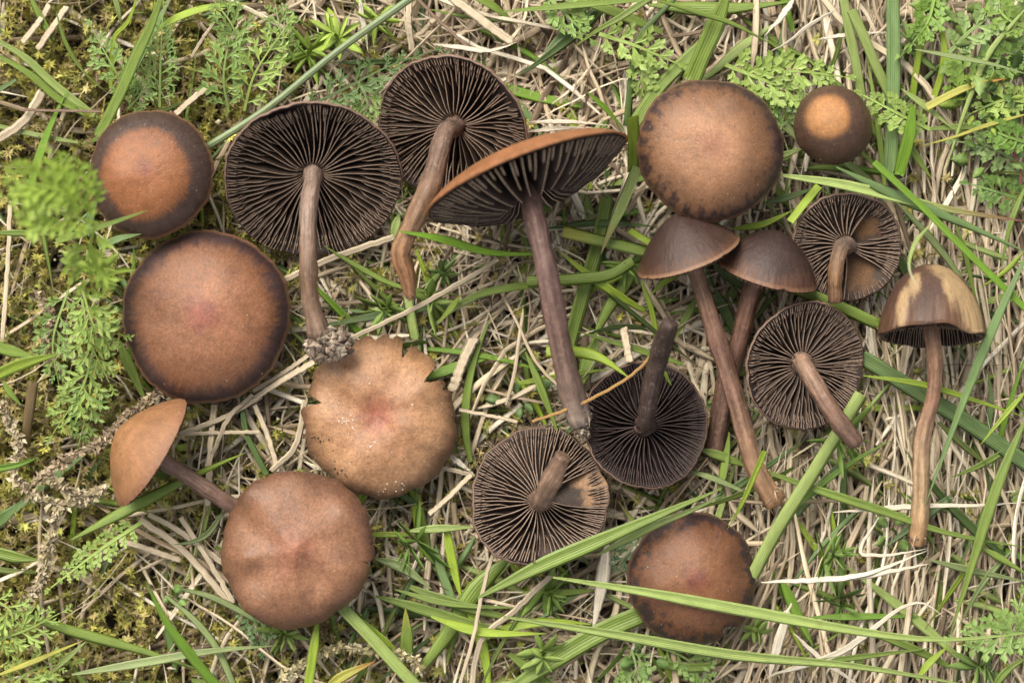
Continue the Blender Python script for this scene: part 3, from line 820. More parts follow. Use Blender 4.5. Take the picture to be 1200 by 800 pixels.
def ribbon(name, pts, wd, col, tip, col2=None, sec=None, n=18, roll=0.0, c2at=.75, mat=None):
    """one blade or stalk; pts already in layout space"""
    pth = smooth_path(pts, n)
    if name == 'straw':
        pth[1:-1] += rng.normal(0, .35, (n - 2, 3))
    t = np.linspace(0, 1, n)
    w_ = np.full(n, wd * .5)
    if tip in ('point', 'both'):
        w_ = w_ * np.clip((1 - t) / .55, .02, 1) ** .8
    if tip == 'both':
        w_ = w_ * np.clip(t / .3, .05, 1) ** .6
    if tip == 'base':
        w_ = w_ * np.clip(.45 + t * 1.6, 0, 1)
    w_ = w_ * (1 + .03 * np.sin(t * 9 + pts[0][0]))
    C = np.tile(np.array(col), (n, 1))
    if col2 is not None:
        k = np.clip((t - c2at) / max(1 - c2at, .05), 0, 1)[:, None] ** .7
        C = C * (1 - k) + np.array(col2) * k
    pth = np.vstack([pth, pth[-1] + (pth[-1] - pth[-2]) * .02])
    w_ = np.append(w_, .02)
    C = np.vstack([C, C[-1]])
    o0 = pth[0].copy()
    T = nrm(np.gradient(pth, axis=0))
    up = np.array([0, 0, 1.0])
    if roll:
        sd = nrm(np.cross(T, up))
        up = up * math.cos(roll) + sd * math.sin(roll)
        up = up[None]
    V, F, uv, c = strips((pth - o0)[None], w_[None], C[None], SEC_BLADE if sec is None else sec, up)
    return link(name, mesh(name, V, F, mat or M_GRASS, uv, c), loc=o0)

def pp(s):
    return [tuple(float(x) for x in q.split(',')) for q in s.split()]

def zpts(s, z0, z1, bump=0.0):
    q = pp(s)
    m = len(q)
    return [P(x, y, z0 + (z1 - z0) * i / (m - 1) + bump * math.sin(math.pi * i / (m - 1))) for i, (x, y) in enumerate(q)]

# label, path, width, colour, z start, z end, tip, [colour at tip]
BL = [
 ('broad bright grass blade running from the top edge down behind the small dark-ringed cap', '190,-6 178,28 160,66 140,112 116,160', 14, 'mid', 40, 0, 'base'),
 ('thin lime stem bent to the left of the feathery upright frond', '162,-6 150,26 133,48 130,104', 5, 'lime', 10, -20, 'base'),
 ('short narrow blade joining the thin lime stem at the top left', '134,-5 139,14 142,31', 7, 'light', 10, 0, 'point'),
 ('pale green blade from left edge, upper of the pair meeting above the dark-ringed cap', '-6,46 30,68 62,98 110,136', 10, 'light', -5, -30, 'base'),
 ('yellow-green blade from left edge, lower of the pair meeting above the dark-ringed cap', '-6,64 35,88 70,118 114,140', 9, 'mid', -8, -32, 'base'),
 ('thin curved green stem between the top left moss and the dark-ringed cap', '66,14 76,48 96,82 127,110', 4.5, 'mid', -5, -30, 'both'),
 ('yellowing dead-tipped blade left of the pale rush at the top', '306,-4 330,14 352,34 384,70', 8, 'brown', -10, -30, 'base'),
 ('short green blade at the top edge above the twisted-stem mushroom', '556,-5 580,10 606,30', 11, 'mid', -10, -30, 'point'),
 ('long green blade along the top edge from the straw to the right', '590,14 660,8 720,3 790,-2', 9, 'mid', 0, 0, 'both'),
 ('wide green blade along the top edge above the blotch-rimmed cap', '760,6 810,10 860,10 930,2', 17, 'mid', -20, -10, 'both'),
 ('blade slanting down from the top edge to the end of a yellow straw', '764,-4 728,20 700,36 672,56', 8, 'mid', 20, 0, 'point'),
 ('narrow dark blade hanging down beside the edge-on mushroom tip', '794,-4 752,42 741,88 735,148', 9, 'dark', 10, -10, 'base'),
 ('slim blade crossing in front of the broad pair above the blotch-rimmed cap', '768,0 815,14 858,28 908,54', 7, 'mid', 45, 30, 'both'),
 ('broad tall blade reaching the top of the blotch-rimmed cap', '852,-6 838,30 824,62 810,95', 22, 'mid', 30, 0, 'base'),
 ('broad blade curving down the left side of the blotch-rimmed cap', '832,40 802,72 772,104 742,148', 16, 'mid', 5, -10, 'base'),
 ('faint pale blade behind the broad pair above the blotch-rimmed cap', '905,30 870,55 835,85 800,110', 13, 'light', -20, -25, 'both'),
 ('short green stem touching the tip of the edge-on mushroom', '688,108 710,128 733,154', 6.5, 'vivid', 60, 40, 'both'),
 ('folded lime blade standing between the edge-on mushroom and the blotch-rimmed cap', '741,137 742,165 742,200', 15, 'lime', 78, 20, 'cut'),
 ('light narrow blade going up from behind the button mushroom to the top edge', '988,-5 996,40 1004,80 1010,118', 11, 'light', 5, -10, 'cut'),
 ('light cut-tipped blade leaning right between two tall blades at the top right', '998,12 1015,50 1030,85 1047,118', 12, 'light', 15, -10, 'cut'),
 ('tallest blue-green blade upright at the top right, passing right of the button mushroom', '1046,-6 1047,60 1046,130 1043,205', 16, 'blue', 10, -10, 'cut'),
 ('short lime stalk above the button mushroom', '988,32 980,62 968,95', 6, 'mid', -15, -30, 'base'),
 ('upright lime blade on the left in the pair under the yellow-tipped blade', '1102,-4 1082,40 1074,80 1069,116', 8, 'lime', -5, -20, 'base'),
 ('upright lime blade on the right in the pair under the yellow-tipped blade', '1100,22 1107,55 1104,85 1094,116', 8, 'lime', 5, -15, 'base'),
 ('long light blade falling from the top right corner towards the hooked stem', '1206,6 1160,62 1134,122 1106,205', 8, 'light', 25, 5, 'both'),
 ('narrow blade crossing to the right edge below the top right leaves', '1072,58 1125,68 1165,76 1206,88', 6.5, 'grey', 20, 30, 'both'),
 ('small green blade ending at the crossing right of the button mushroom', '1056,104 1085,126 1118,152', 8, 'light', 0, 0, 'both'),
 ('yellow blade with an orange withered tip at the upper right', '1086,126 1125,106 1150,98 1180,92', 9, 'yellow', 10, 20, 'point', 'orange'),
 ('level blade to the right edge under the yellow-tipped blade', '1080,152 1140,148 1206,147', 8, 'mid', -5, -5, 'both'),
 ('thin yellowish stem from the right edge under the yellow-tipped blade', '1206,133 1160,146 1120,160 1078,172', 5, 'yellow', 15, 5, 'both'),
 ('folded lime blade right of the crinkled leaf behind the button mushroom', '1070,126 1066,160 1054,205', 15, 'vivid', 20, -5, 'base'),
 ('dark blade slanting behind the folded lime blade at the upper right', '1062,164 1074,184 1092,210', 9, 'mid', -10, -15, 'both'),
 ('dark narrow blade entering the leaves at the upper right of the blotch-rimmed cap', '898,46 925,66 952,88', 7, 'mid', -15, -25, 'both'),
 ('pale green blade touching the lower left of the button mushroom', '905,136 922,150 944,174', 11, 'grey', -10, -15, 'both'),
 ('short light blade just under the button mushroom', '896,188 918,182 944,173', 9, 'light', -10, -10, 'both'),
 ('narrow blade leaving the lower right of the button mushroom', '1008,176 1022,190 1040,206', 6, 'mid', -10, -15, 'cut'),
 ('thin pink-red stalk at the right edge in the upper right leaves', '1172,132 1185,170 1196,205 1190,240', 3.5, 'red', 0, -10, 'both'),
 ('long yellow-green blade with a reddish tip passing above the worn-gilled mushroom', '905,204 985,216 1060,234 1125,248 1206,260', 12, 'light', 38, 36, 'both', 'red'),
 ('long blue-green blade crossing just above the worn-gilled mushroom to the right edge', '980,196 1055,232 1128,262 1206,297', 13, 'blue', 46, 40, 'both'),
 ('long round bright green stem running from above the worn-gilled mushroom to the right edge', '1024,190 1076,238 1128,290 1206,366', 8, 'vivid', 56, 50, 'cut'),
 ('folded lime blade beside the left rim of the worn-gilled mushroom', '926,260 940,242 960,218', 10, 'lime', 25, 15, 'cut'),
 ('lime blade between the blotch-rimmed cap and the folded blade', '858,268 890,264 912,255 930,246', 9, 'lime', -5, 5, 'both'),
 ('dull blade lying left of the worn-gilled mushroom', '896,238 925,231 955,220', 9, 'dark', -10, -10, 'both'),
 ('pale blade slanting behind the ochre bell cap on its upper right', '1050,236 1095,284 1125,325 1150,372', 9, 'grey', 5, -10, 'both'),
 ('thin hooked stem hanging over the ochre bell cap, with a whitish tip', '1090,264 1074,282 1066,304 1067,320 1076,338', 4.5, 'light', 128, 150, 'both', 'white'),
 ('long upright blade along the right side of the ochre bell cap', '1206,292 1162,388 1126,478 1084,592', 11, 'blue', 60, 30, 'both'),
 ('thin dark blade to the right of the ochre bell cap', '1118,256 1132,300 1142,345 1152,375', 6, 'mid', -5, -20, 'both'),
 ('short lime blade leaning in from the right edge beyond the ochre bell cap', '1200,295 1178,318 1148,338', 6.5, 'lime', 20, 10, 'both'),
 ('broad flat blade with a cut end between the worn gills and the fanned gills', '902,328 950,346 988,362 1029,381', 15, 'mid', -2, 6, 'cut'),
 ('dark blade under the dark dome cap running to the fanned gills', '836,308 868,330 900,348', 18, 'dark', -45, -40, 'both'),
 ('wide dark blue-green blade from the fanned gills to the right edge', '1010,418 1070,455 1130,492 1206,545', 20, 'blue', -12, -15, 'cut'),
 ('lime stem passing behind the long straight stem of the ochre bell', '1012,440 1080,450 1140,468 1206,490', 8, 'lime', 10, 12, 'both'),
 ('short lime stem bending in from the right edge, right of the long stem', '1204,456 1176,488 1148,522', 7, 'lime', 25, 20, 'both'),
 ('light green blade with a frayed tip behind the stem of the fanned gills', '882,676 912,620 955,552 1010,462', 17, 'light', 15, 20, 'cut'),
 ('slim upright blade near the right edge below the lime stem', '1204,486 1180,540 1158,600 1138,665 1112,748', 13, 'mid', 22, 18, 'both'),
 ('green blade running from the long slanting stem base to the lower right edge', '880,546 960,574 1040,600 1110,624 1206,642', 11, 'mid', 0, 10, 'both'),
 ('long bright blade crossing over the chipped red-brown cap to the right edge', '648,676 750,692 870,714 1000,738 1100,749 1206,742', 14, 'light', 66, 34, 'both'),
 ('long bright blade below the chipped cap, sweeping along the bottom to the right', '590,722 720,742 860,766 990,778 1090,794 1160,808', 14, 'light', 46, 20, 'both'),
 ('broad arching blade from the bottom centre to the right, above the chipped cap', '560,700 630,664 700,634 770,604 846,572', 18, 'mid', 44, 52, 'both'),
 ('pale second blade doubled beneath the broad arching blade', '700,650 760,618 805,600 846,581', 11, 'light', 34, 40, 'both'),
 ('broad ribbed dark blade emerging from under the chipped cap to the bottom edge', '596,808 650,772 705,740 760,716', 23, 'mid', -10, -8, 'base'),
 ('broad ribbed dark blade slanting down left of the bottom centre', '600,650 560,690 520,750 476,806', 25, 'mid', -12, -15, 'both'),
 ('short bright blade standing in front of the base of the long slanting stem', '896,528 884,556 868,592 852,620', 7, 'lime', 60, 20, 'point'),
 ('short cut blade lying below the chipped cap', '778,778 805,781 832,780', 11, 'mid', -15, -15, 'cut'),
 ('short lime blade going straight down from the scalloped brown cap to the bottom edge', '372,728 367,765 361,808', 11, 'lime', 18, 10, 'base'),
 ('pale wide blade slanting from the scalloped brown cap to the bottom edge', '400,712 432,745 466,782 494,812', 15, 'light', 25, 20, 'cut'),
 ('greyish blade end to the right of the scalloped brown cap', '440,654 472,664 506,690', 14, 'grey', -8, -5, 'both'),
 ('ribbed green blade running right from under the scalloped brown cap', '440,698 490,712 545,728 610,744', 15, 'mid', -15, -8, 'both'),
 ('thin green blade above the ribbed blade right of the scalloped brown cap', '462,690 510,704 555,710 612,712', 8, 'mid', -5, 0, 'both'),
 ('lime blade bending along the bottom centre', '505,722 545,736 580,742 640,742', 12, 'lime', 5, 10, 'both'),
 ('little pointed green leaf at the bottom left of centre', '476,772 477,745 475,712', 16, 'mid', -20, 0, 'point', 'yellow'),
 ('level green blade reaching the rim of the tan-scraped mushroom', '478,622 515,619 562,617', 10, 'light', -10, -10, 'both'),
 ('green blade with an orange withered edge at the bottom left of centre', '380,806 405,790 440,774', 12, 'yellow', -5, 0, 'both', 'orange'),
 ('dark green blade in the left of the bottom edge, upper of the crossed pair', '12,714 80,738 165,762 250,790', 13, 'mid', 10, -5, 'both'),
 ('grey-green blade in the left of the bottom edge, lower of the crossed pair', '84,790 170,776 245,763 325,756', 11, 'grey', 15, 5, 'both'),
 ('bright blurred blade rising at the bottom left', '256,806 226,770 195,728 170,680', 12, 'vivid', 80, 120, 'point'),
 ('pale ribbed stalk beside the bright blurred blade at the bottom left', '195,698 230,728 256,762 278,812', 9, 'grey', -5, 5, 'base'),
 ('yellow stem at the bottom left corner', '-6,792 45,772 98,750', 8, 'yellow', 20, 15, 'both'),
 ('pale green blade under the yellow stem at the bottom left corner', '100,752 78,772 46,800', 7, 'light', 5, 0, 'both'),
 ('blunt dark green leaf end at the left edge', '-8,645 20,652 46,656', 16, 'mid', 10, 20, 'point'),
 ('blunt dark green leaf end at the left edge above the other', '-8,616 8,604 24,588', 16, 'dark', 20, 30, 'point'),
 ('arching green blade passing behind the stem of the side-lying tan cap', '84,632 155,594 225,558 288,530', 14, 'mid', -4, 4, 'both', 'lime'),
 ('curled pale green stem left of the scalloped brown cap', '262,598 244,624 225,634 202,638', 8, 'grey', 0, -5, 'both'),
 ('thin pale stalk leading from the small round leaves to the scalloped brown cap', '212,690 245,698 275,712 304,728', 8, 'grey', -15, -10, 'base'),
 ('soft blurred lime blade at the left edge beside the feathery column', '-8,440 30,424 72,414', 15, 'lime', 110, 120, 'point'),
 ('soft dark blade just above the blurred lime one at the left edge', '-8,405 15,412 42,418', 14, 'mid', 70, 60, 'point'),
 ('short dark blade below the blurred lime one at the left edge', '4,446 14,462 26,476', 9, 'mid', 0, -5, 'both'),
 ('thin soft blade at the left edge in the dry moss', '-8,549 20,544 46,535', 9, 'vivid', 60, 60, 'point'),
 ('stubby brown cut stalk standing in the dry moss at the left', '29,524 33,490 39,448', 12, 'brown', -30, 25, 'cut'),
 ('green blade tucked along the lower left of the largest round cap', '138,396 156,436 174,478', 13, 'mid', -20, -22, 'both'),
 ('thin dark green blade dropping from beneath the largest round cap', '282,458 288,505 300,532 312,556', 8, 'dark', -15, -12, 'base'),
 ('level thin blade at the left edge below the bright blurred frond', '-8,273 30,273 72,276', 8, 'mid', 20, 15, 'both'),
 ('soft bright blade stretched across the lower rim of the small dark-ringed cap', '66,284 120,266 174,246', 8, 'mid', 110, 140, 'point'),
 ('pointed silvery leaf left of the small dark-ringed cap', '102,274 108,252 115,228', 12, 'blue', 60, 90, 'point'),
 ('pointed grey leaf under the small dark-ringed cap', '116,290 140,280 166,274', 9, 'blue', 50, 50, 'point'),
 ('dull blade between the feathery column and the largest round cap', '104,308 126,328 147,352', 9, 'dark', 20, 10, 'both'),
 ('curving green stem below the clod-ended mushroom cap', '380,288 420,312 470,336 542,346', 7.5, 'mid', -8, -12, 'both'),
 ('vivid round green stem across the torn orange stem end', '468,271 520,281 575,296 650,298', 11, 'vivid', 92, 20, 'both'),
 ('green blade fanning out below the vivid round stem', '592,334 550,350 510,378', 10, 'light', -15, -12, 'both'),
 ('small lime blade end below the vivid round stem', '540,346 528,362 511,381', 7, 'lime', -5, 0, 'both'),
 ('pale blade end just below the torn orange stem', '477,346 481,372 486,398', 13, 'light', -15, -12, 'cut'),
 ('green sliver rising between the two upturned mushrooms', '468,250 463,268 460,292', 11, 'light', -12, -18, 'both'),
 ('broad ribbed blade standing right of the purplish stem', '710,232 700,285 682,345 664,412', 19, 'mid', -14, -20, 'cut'),
 ('light folded blade with a brown withered tip left of the blotch-rimmed cap', '748,196 730,240 716,270 704,298', 14, 'light', 25, 20, 'point', 'brown'),
 ('stiff green blade with a yellow cut tip pointing at the purplish stem', '764,296 715,284 690,278 660,270', 15, 'mid', 8, 15, 'cut', 'yellow'),
 ('dark level blade behind the stiff yellow-tipped blade', '640,268 705,262 772,266', 9, 'dark', -15, -15, 'both'),
 ('rounded green blade crossing to the purplish stem below the stiff blade', '742,306 715,322 680,327 618,330', 14, 'mid', 5, 12, 'cut'),
 ('broad ribbed blade leaning right below the dark cone cap', '758,296 735,330 710,368 690,412', 17, 'mid', -16, -22, 'both'),
 ('thin lime blade below the dark cone cap', '752,330 764,365 772,412', 7, 'lime', -10, -15, 'base'),
 ('short lime blade under the rim of the dark cone cap', '800,312 780,328 762,346', 11, 'lime', 0, 8, 'point'),
 ('bright cut stem left of the dark cone cap', '738,270 750,278 762,285', 9, 'lime', 5, 15, 'cut'),
 ('dark narrow blade between the two dark cap stems', '838,338 852,368 868,402', 14, 'dark', -45, -45, 'both'),
 ('narrow blade left of the long slanting stem', '818,346 802,376 788,402', 9, 'mid', -28, -30, 'both'),
 ('light blade with a blunt tip lying over the blackest gills', '640,412 675,412 705,420 738,443', 14, 'lime', 35, 55, 'point'),
 ('tiny green sliver on the blackest gills beside the stem', '777,432 781,442 787,452', 5, 'lime', 48, 50, 'both'),
 ('green blade slanting left of the purplish stem base', '616,412 636,460 658,518', 10, 'mid', -8, -8, 'both'),
 ('dark blade behind the purplish stem base', '700,396 690,425 676,462', 20, 'mid', -30, -32, 'both'),
 ('green blade between the blackest gills and the slanting stem', '820,526 850,536 880,548', 12, 'mid', -14, -14, 'both'),
 ('thin green stem below the blackest gills', '802,550 840,562 885,582', 8, 'grey', -8, -5, 'both'),
 ('thin blade along the right edge beyond the ochre bell', '1206,210 1185,260 1172,320', 7, 'mid', 0, -10, 'both'),
 ('grey-green blade at the lower right corner below the long stem', '1090,656 1140,668 1206,682', 10, 'grey', 5, 5, 'both'),
 ('lime-tinged blade at the lower right edge', '1148,640 1172,654 1206,674', 9, 'mid', 14, 16, 'both'),
 ('curving thin blade in the lower right straw', '1186,644 1152,682 1122,736', 8, 'grey', 4, -5, 'both'),
 ('straight narrow blade along the bottom right between the two long bright blades', '930,776 1000,770 1098,758', 7, 'mid', 5, -5, 'both'),
 ('deep green level blade behind the long bright blade at the bottom right', '950,723 1015,722 1084,722', 9, 'vivid', -15, -15, 'both'),
 ('short lime blade under the knot at the bottom right', '1074,796 1090,776 1112,756', 9, 'lime', 0, -5, 'both'),
 ('blade at the bottom right corner', '1160,810 1180,785 1206,768', 10, 'mid', 20, 20, 'both'),
]
for b_ in BL:
    lab, path, wd, c, z0, z1, tip = b_[:7]
    c2 = GC[b_[7]] if len(b_) > 7 else None
    base = np.array(GC[c]) * random.uniform(.88, 1.12)
    o = ribbon('grass_blade', zpts(path, z0, z1, random.uniform(0, 5)), wd, base, tip, c2, roll=random.uniform(-.45, .45),
               c2at=.6 if c2 else .75, sec=section(random.choice([.2, .35, -.25, .5]), .12))
    tag(o, lab, 'grass blade', 'green grass blades crossing the turf')
o = ribbon('rush_stem', zpts('486,-5 396,60 312,128 240,174', 46, 24), 8.5, (.26, .33, .17), 'cut', None, sec=SEC_ROUND)
tag(o, 'straight pale green round rush stem lying above the clod-ended mushroom', 'rush stem')

# ------------------------------------------------------------------ straw, one by one
ST = [
 ('white flat straw hanging from the top edge above the lime whorl', '421,-4 426,30 432,62', 8, 'white', -10, -15),
 ('white straw leading into the tip of the edge-on mushroom, upper of two', '618,143 665,143 718,147', 5.5, 'white', 20, 25),
 ('white straw leading into the tip of the edge-on mushroom, lower of two', '616,155 650,151 696,150', 6, 'white', 12, 16),
 ('pale straw slanting up between the clod-ended stem and the twisted stem', '296,348 380,306 462,278', 9, 'straw', -12, -10),
 ('long thin straw reaching from the tan torn cap up to the edge-on mushroom', '412,396 500,354 584,304', 6.5, 'straw', 42, 15),
 ('thick pale weathered stalk left of the chipped cap', '712,632 704,690 694,742', 19, 'white', -12, -14),
 ('white straw reaching left from the base of the long right stem, upper of two', '892,682 990,677 1040,664 1088,644', 7.5, 'white', 18, 18),
 ('white straw reaching left from the base of the long right stem, lower of two', '985,680 1040,670 1090,660', 7, 'white', 14, 14),
 ('kinked white straw left of the base of the long right stem', '1030,606 1008,646 1040,650 1088,642', 5, 'white', 10, 12),
 ('wide bleached stalk at the bottom right beside the green whorl', '902,790 918,735 936,690', 15, 'white', -18, -18),
 ('white straw slanting down to the right at the bottom right', '930,742 970,778 1016,808', 7, 'white', -2, -4),
 ('curled white straw looping at the bottom right', '900,792 985,764 1050,716 1080,706 1106,722', 9, 'white', 0, 4),
 ('thin noded straw dropping from the tan-scraped mushroom to the bottom edge', '579,644 566,690 556,740 538,806', 5, 'straw', 14, 16),
 ('pale bent straw in the bottom centre left of the thick weathered stalk', '650,670 602,716 564,750 552,806', 8, 'straw', 2, 4),
 ('flat pale straw at the left edge below the top left moss', '-6,166 28,142 50,108', 12, 'straw', -22, -20),
 ('upper straw in the top left corner', '58,6 44,28 26,50', 9, 'straw', -22, -22),
 ('lower straw in the top left corner', '78,8 62,32 44,58', 9, 'straw', -20, -24),
 ('upright thin pale straw at the left edge under the bright blurred frond', '12,240 10,300 3,398', 6, 'straw', -6, -12),
 ('straw poking out at the upper right of the small dark-ringed cap', '242,104 226,116 206,134', 8, 'straw', -15, -14),
 ('thin straw in the top left between two feathery fronds', '258,17 240,42 224,68', 4, 'straw', -10, -16),
 ('thin orange stalk crossing the blackest gills', '624,494 688,470 742,438 770,410', 4, 'orange_straw', 56, 70),
 ('upper straw running right into the scalloped brown cap', '164,608 215,645 274,712', 9, 'straw', -20, -18),
 ('level straw left of the scalloped brown cap', '140,632 175,644 212,656', 8, 'straw', -18, -20),
 ('straw crossing steeply left of the scalloped brown cap', '212,606 240,650 274,706', 8, 'straw', -12, -16),
 ('wide straw between the side-lying tan cap and the scalloped brown cap', '174,602 210,622 262,660', 9, 'straw', -24, -22),
 ('upright pale straw right of the stem of the side-lying tan cap', '251,474 246,530 243,592', 9, 'straw', -14, -18),
 ('flat straw pointing at the side-lying tan cap, upper of two', '306,464 260,490 210,508', 7, 'straw', -12, -14),
 ('flat straw pointing at the side-lying tan cap, lower of two', '304,506 255,507 212,508', 5, 'straw', -10, -14),
 ('arched thin straw right of the side-lying tan cap', '296,462 268,490 249,532', 6, 'straw', -8, -12),
 ('upper straw between the largest round cap and the tan torn cap', '296,458 330,438 362,416', 6, 'straw', -14, -10),
 ('lower straw between the largest round cap and the tan torn cap', '296,468 330,446 368,424', 8, 'straw', -12, -8),
 ('straw bending left of the tan torn cap', '298,474 312,506 326,552', 7, 'straw', -16, -18),
 ('bowed straw close beside the left rim of the tan torn cap', '358,468 346,522 318,552', 8, 'straw', -14, -16),
 ('upper straw between the tan torn cap and the tan-scraped mushroom', '522,530 538,542 556,556', 8, 'white', -12, -10),
 ('middle straw between the tan torn cap and the tan-scraped mushroom', '516,547 536,552 556,558', 7, 'straw', -14, -12),
 ('lower straw between the tan torn cap and the tan-scraped mushroom', '503,602 526,582 552,556', 7, 'straw', -10, -8),
 ('thin straw going right from the tan torn cap at its middle', '538,480 570,486 606,494', 5, 'straw', -10, -12),
 ('flat straw bundle at the upper right of the tan torn cap', '556,396 542,425 530,458', 13, 'straw', -16, -14),
 ('stub of cut straw standing above the blackest gills', '731,384 734,402 738,424', 10, 'straw', -4, 12),
 ('level straw crossing behind the base of the long right stem', '976,600 1080,593 1140,592 1206,588', 7, 'white', 2, 4),
 ('curved white straw above the twisted-stem mushroom', '507,52 540,56 572,60 606,50', 7, 'white', -4, -4),
 ('thin brown straw above the twisted-stem mushroom', '488,-2 520,30 556,62', 4.5, 'old_straw', -2, -6),
 ('pale straw above the left part of the twisted-stem mushroom', '480,-4 479,25 483,60', 8, 'straw', -14, -16),
 ('bundle of flat straw at the top edge right of the twisted-stem mushroom', '528,-4 564,24 600,50', 12, 'straw', -10, -12),
 ('white straw entering at the top edge above the button mushroom', '932,-4 916,20 896,42', 9, 'white', 0, 0),
 ('bowed pale straw above the button mushroom', '982,10 945,32 920,52 896,64', 5, 'white', 6, 4),
 ('short level white straw above the button mushroom beside the tall blade', '958,46 1000,40 1044,38', 5.5, 'white', -8, -10),
 ('thin brown stalk left of the broad blade at the top left', '24,129 70,130 118,131', 3.5, 'old_straw', -10, -14),
]
SCOL = dict(straw=(.54, .44, .305), white=(.60, .53, .415), orange_straw=(.50, .29, .10), old_straw=(.20, .135, .09))
for (lab, path, wd, c, z0, z1) in ST:
    base = np.array(SCOL[c]) * random.uniform(.88, 1.1)
    o = ribbon('straw', zpts(path, z0, z1, random.uniform(0, 6)), wd * .95, base, 'both' if c == 'white' and len(pp(path)) > 2 else 'cut', None, sec=SEC_SPLIT, n=26, roll=random.uniform(-.5, .5), mat=M_STRAW)
    tag(o, lab, 'straw', 'dry straws in the turf')

def moss_amount(x, y):
    """how mossy the turf is at a point (0 straw .. 1 moss)"""
    m = np.clip((390 - x) / 170, 0, 1)
    for (cx, cy, r, k) in ((540, 470, 70, .6), (505, 560, 60, .45), (420, 760, 110, .7), (440, 320, 60, .5), (450, 60, 60, .3), (1140, 150, 70, .3), (560, 690, 80, .3)):
        m = np.maximum(m, k * np.exp(-(((x - cx) ** 2 + (y - cy) ** 2) / (r * r))))
    m = np.where((x < 300) & (y > 440) & (y < 720) & (x > 150), m * .55, m)
    return m

CAPS = [(177, 204, 74), (242, 371, 100), (366, 213, 102), (529, 152, 92), (560, 235, 62), (670, 190, 62), (617, 215, 60), (832, 176, 84), (976, 147, 46), (807, 290, 60), (898, 305, 58),
        (993, 289, 66), (1091, 365, 62), (944, 429, 76), (757, 497, 75), (632, 583, 83), (445, 488, 93), (165, 525, 60), (348, 643, 90), (811, 678, 77)]
STANDING = {(177, 204), (242, 371), (832, 176), (976, 147), (445, 488), (348, 643), (811, 678)}
def sink_under_caps(Pt):
    """pieces that would pass through a cap are pressed down beneath it"""
    lim = np.full(len(Pt), 999.0)
    for (cx, cy, r) in CAPS:
        d = (Pt[..., 0] - (cx - 600)) ** 2 + (Pt[..., 1] - (400 - cy)) ** 2
        h_ = (d < (r * 1.0) ** 2).any(axis=1)
        lim = np.where(h_, np.minimum(lim, -24 if (cx, cy) in STANDING else -52), lim)
    dz = np.minimum(0, lim - Pt[..., 2].max(axis=1))
    Pt[..., 2] = np.maximum(Pt[..., 2] + dz[:, None], -110)
    return Pt

def straw_field(N, zlo, zhi, wlo, whi, llo, lhi, xr=(-230, 1430), yr=(-230, 1030), M=7, seed=3):
    rg = np.random.default_rng(seed)
    x = rg.uniform(*xr, N * 3); y = rg.uniform(*yr, N * 3)
    keep = rg.uniform(0, 1, N * 3) < (1 - .88 * moss_amount(x, y))
    x, y = x[keep][:N], y[keep][:N]
    N = len(x)
    a = rg.choice([35., 62., 115., 150., 5., 85.], N) + rg.normal(0, 14, N)
    right = (x > 860) & (rg.uniform(0, 1, N) < .86)
    a = np.where(right, 92 + rg.normal(0, 13, N) + np.where(y > 600, -10, 0), a)
    mid = (x > 620) & (x <= 860) & (y < 160) & (rg.uniform(0, 1, N) < .5)
    a = np.where(mid, 62 + rg.normal(0, 25, N), a)
    a = np.radians(a)
    L = rg.uniform(llo, lhi, N)
    t = np.linspace(-.5, .5, M)
    bend = rg.normal(0, .055, N)[:, None] * (t ** 2 * 4) * L[:, None] + rg.normal(0, .015, N)[:, None] * L[:, None] * np.sin(t * 9)[None]
    dx, dy = np.cos(a)[:, None], np.sin(a)[:, None]
    z = rg.uniform(zlo, zhi, N)[:, None] + rg.normal(0, .05, N)[:, None] * L[:, None] * t[None] * 1.4 - np.abs(rg.normal(0, 5, N))[:, None] * (t ** 2 * 4)
    z = np.clip(z, -108, zhi + 4)
    PX = x[:, None] + dx * t * L[:, None] - dy * bend
    PY = y[:, None] - dy * t * L[:, None] - dx * bend
    k = (H - z) / H
    Pt = np.stack([(PX - 600) * k, (400 - PY) * k, z], -1)
    Pt = sink_under_caps(Pt)
    W = rg.uniform(wlo, whi, N)[:, None] * .5 * np.ones((1, M))
    W = W * np.clip(1.05 - rg.uniform(0, .5, N)[:, None] * (t + .5) ** 2, .2, 1)
    W[:, -1] *= .15
    W[:, 0] *= .4
    base = np.array([(.58, .475, .325), (.66, .565, .415), (.48, .38, .26), (.33, .245, .16), (.16, .112, .073), (.50, .385, .25), (.70, .625, .49)])
    ci = rg.choice(7, N, p=[.25, .21, .18, .13, .07, .08, .08])
    C = base[ci] * rg.uniform(.8, 1.15, (N, 1))
    C = np.repeat(C[:, None], M, axis=1)
    roll = rg.normal(0, .5, N)[:, None]
    T = nrm(np.gradient(Pt, axis=1))
    up = np.zeros_like(Pt); up[..., 2] = 1
    sd = nrm(np.cross(T, up))
    up = up * np.cos(roll)[..., None] + sd * np.sin(roll)[..., None]
    return Pt, W, C, up, x, y

bag = Bag()
Pt, W, C, up, _, _ = straw_field(3300, -102, -44, 4.0, 10.5, 110, 330, seed=31)
bag.add(*strips(Pt, W, C, SEC_TUBE, up))
Pt, W, C, up, _, _ = straw_field(2300, -78, -28, 2.6, 7.5, 80, 290, seed=32)
bag.add(*strips(Pt, W, C, SEC_TUBE, up))
Pt, W, C, up, _, _ = straw_field(2700, -60, -18, .9, 2.6, 30, 170, seed=33)
bag.add(*strips(Pt, W, C, SEC_TUBE, up))
o = link('straw_thatch', bag.mesh('straw_thatch', M_STRAW)); o['kind'] = 'stuff'

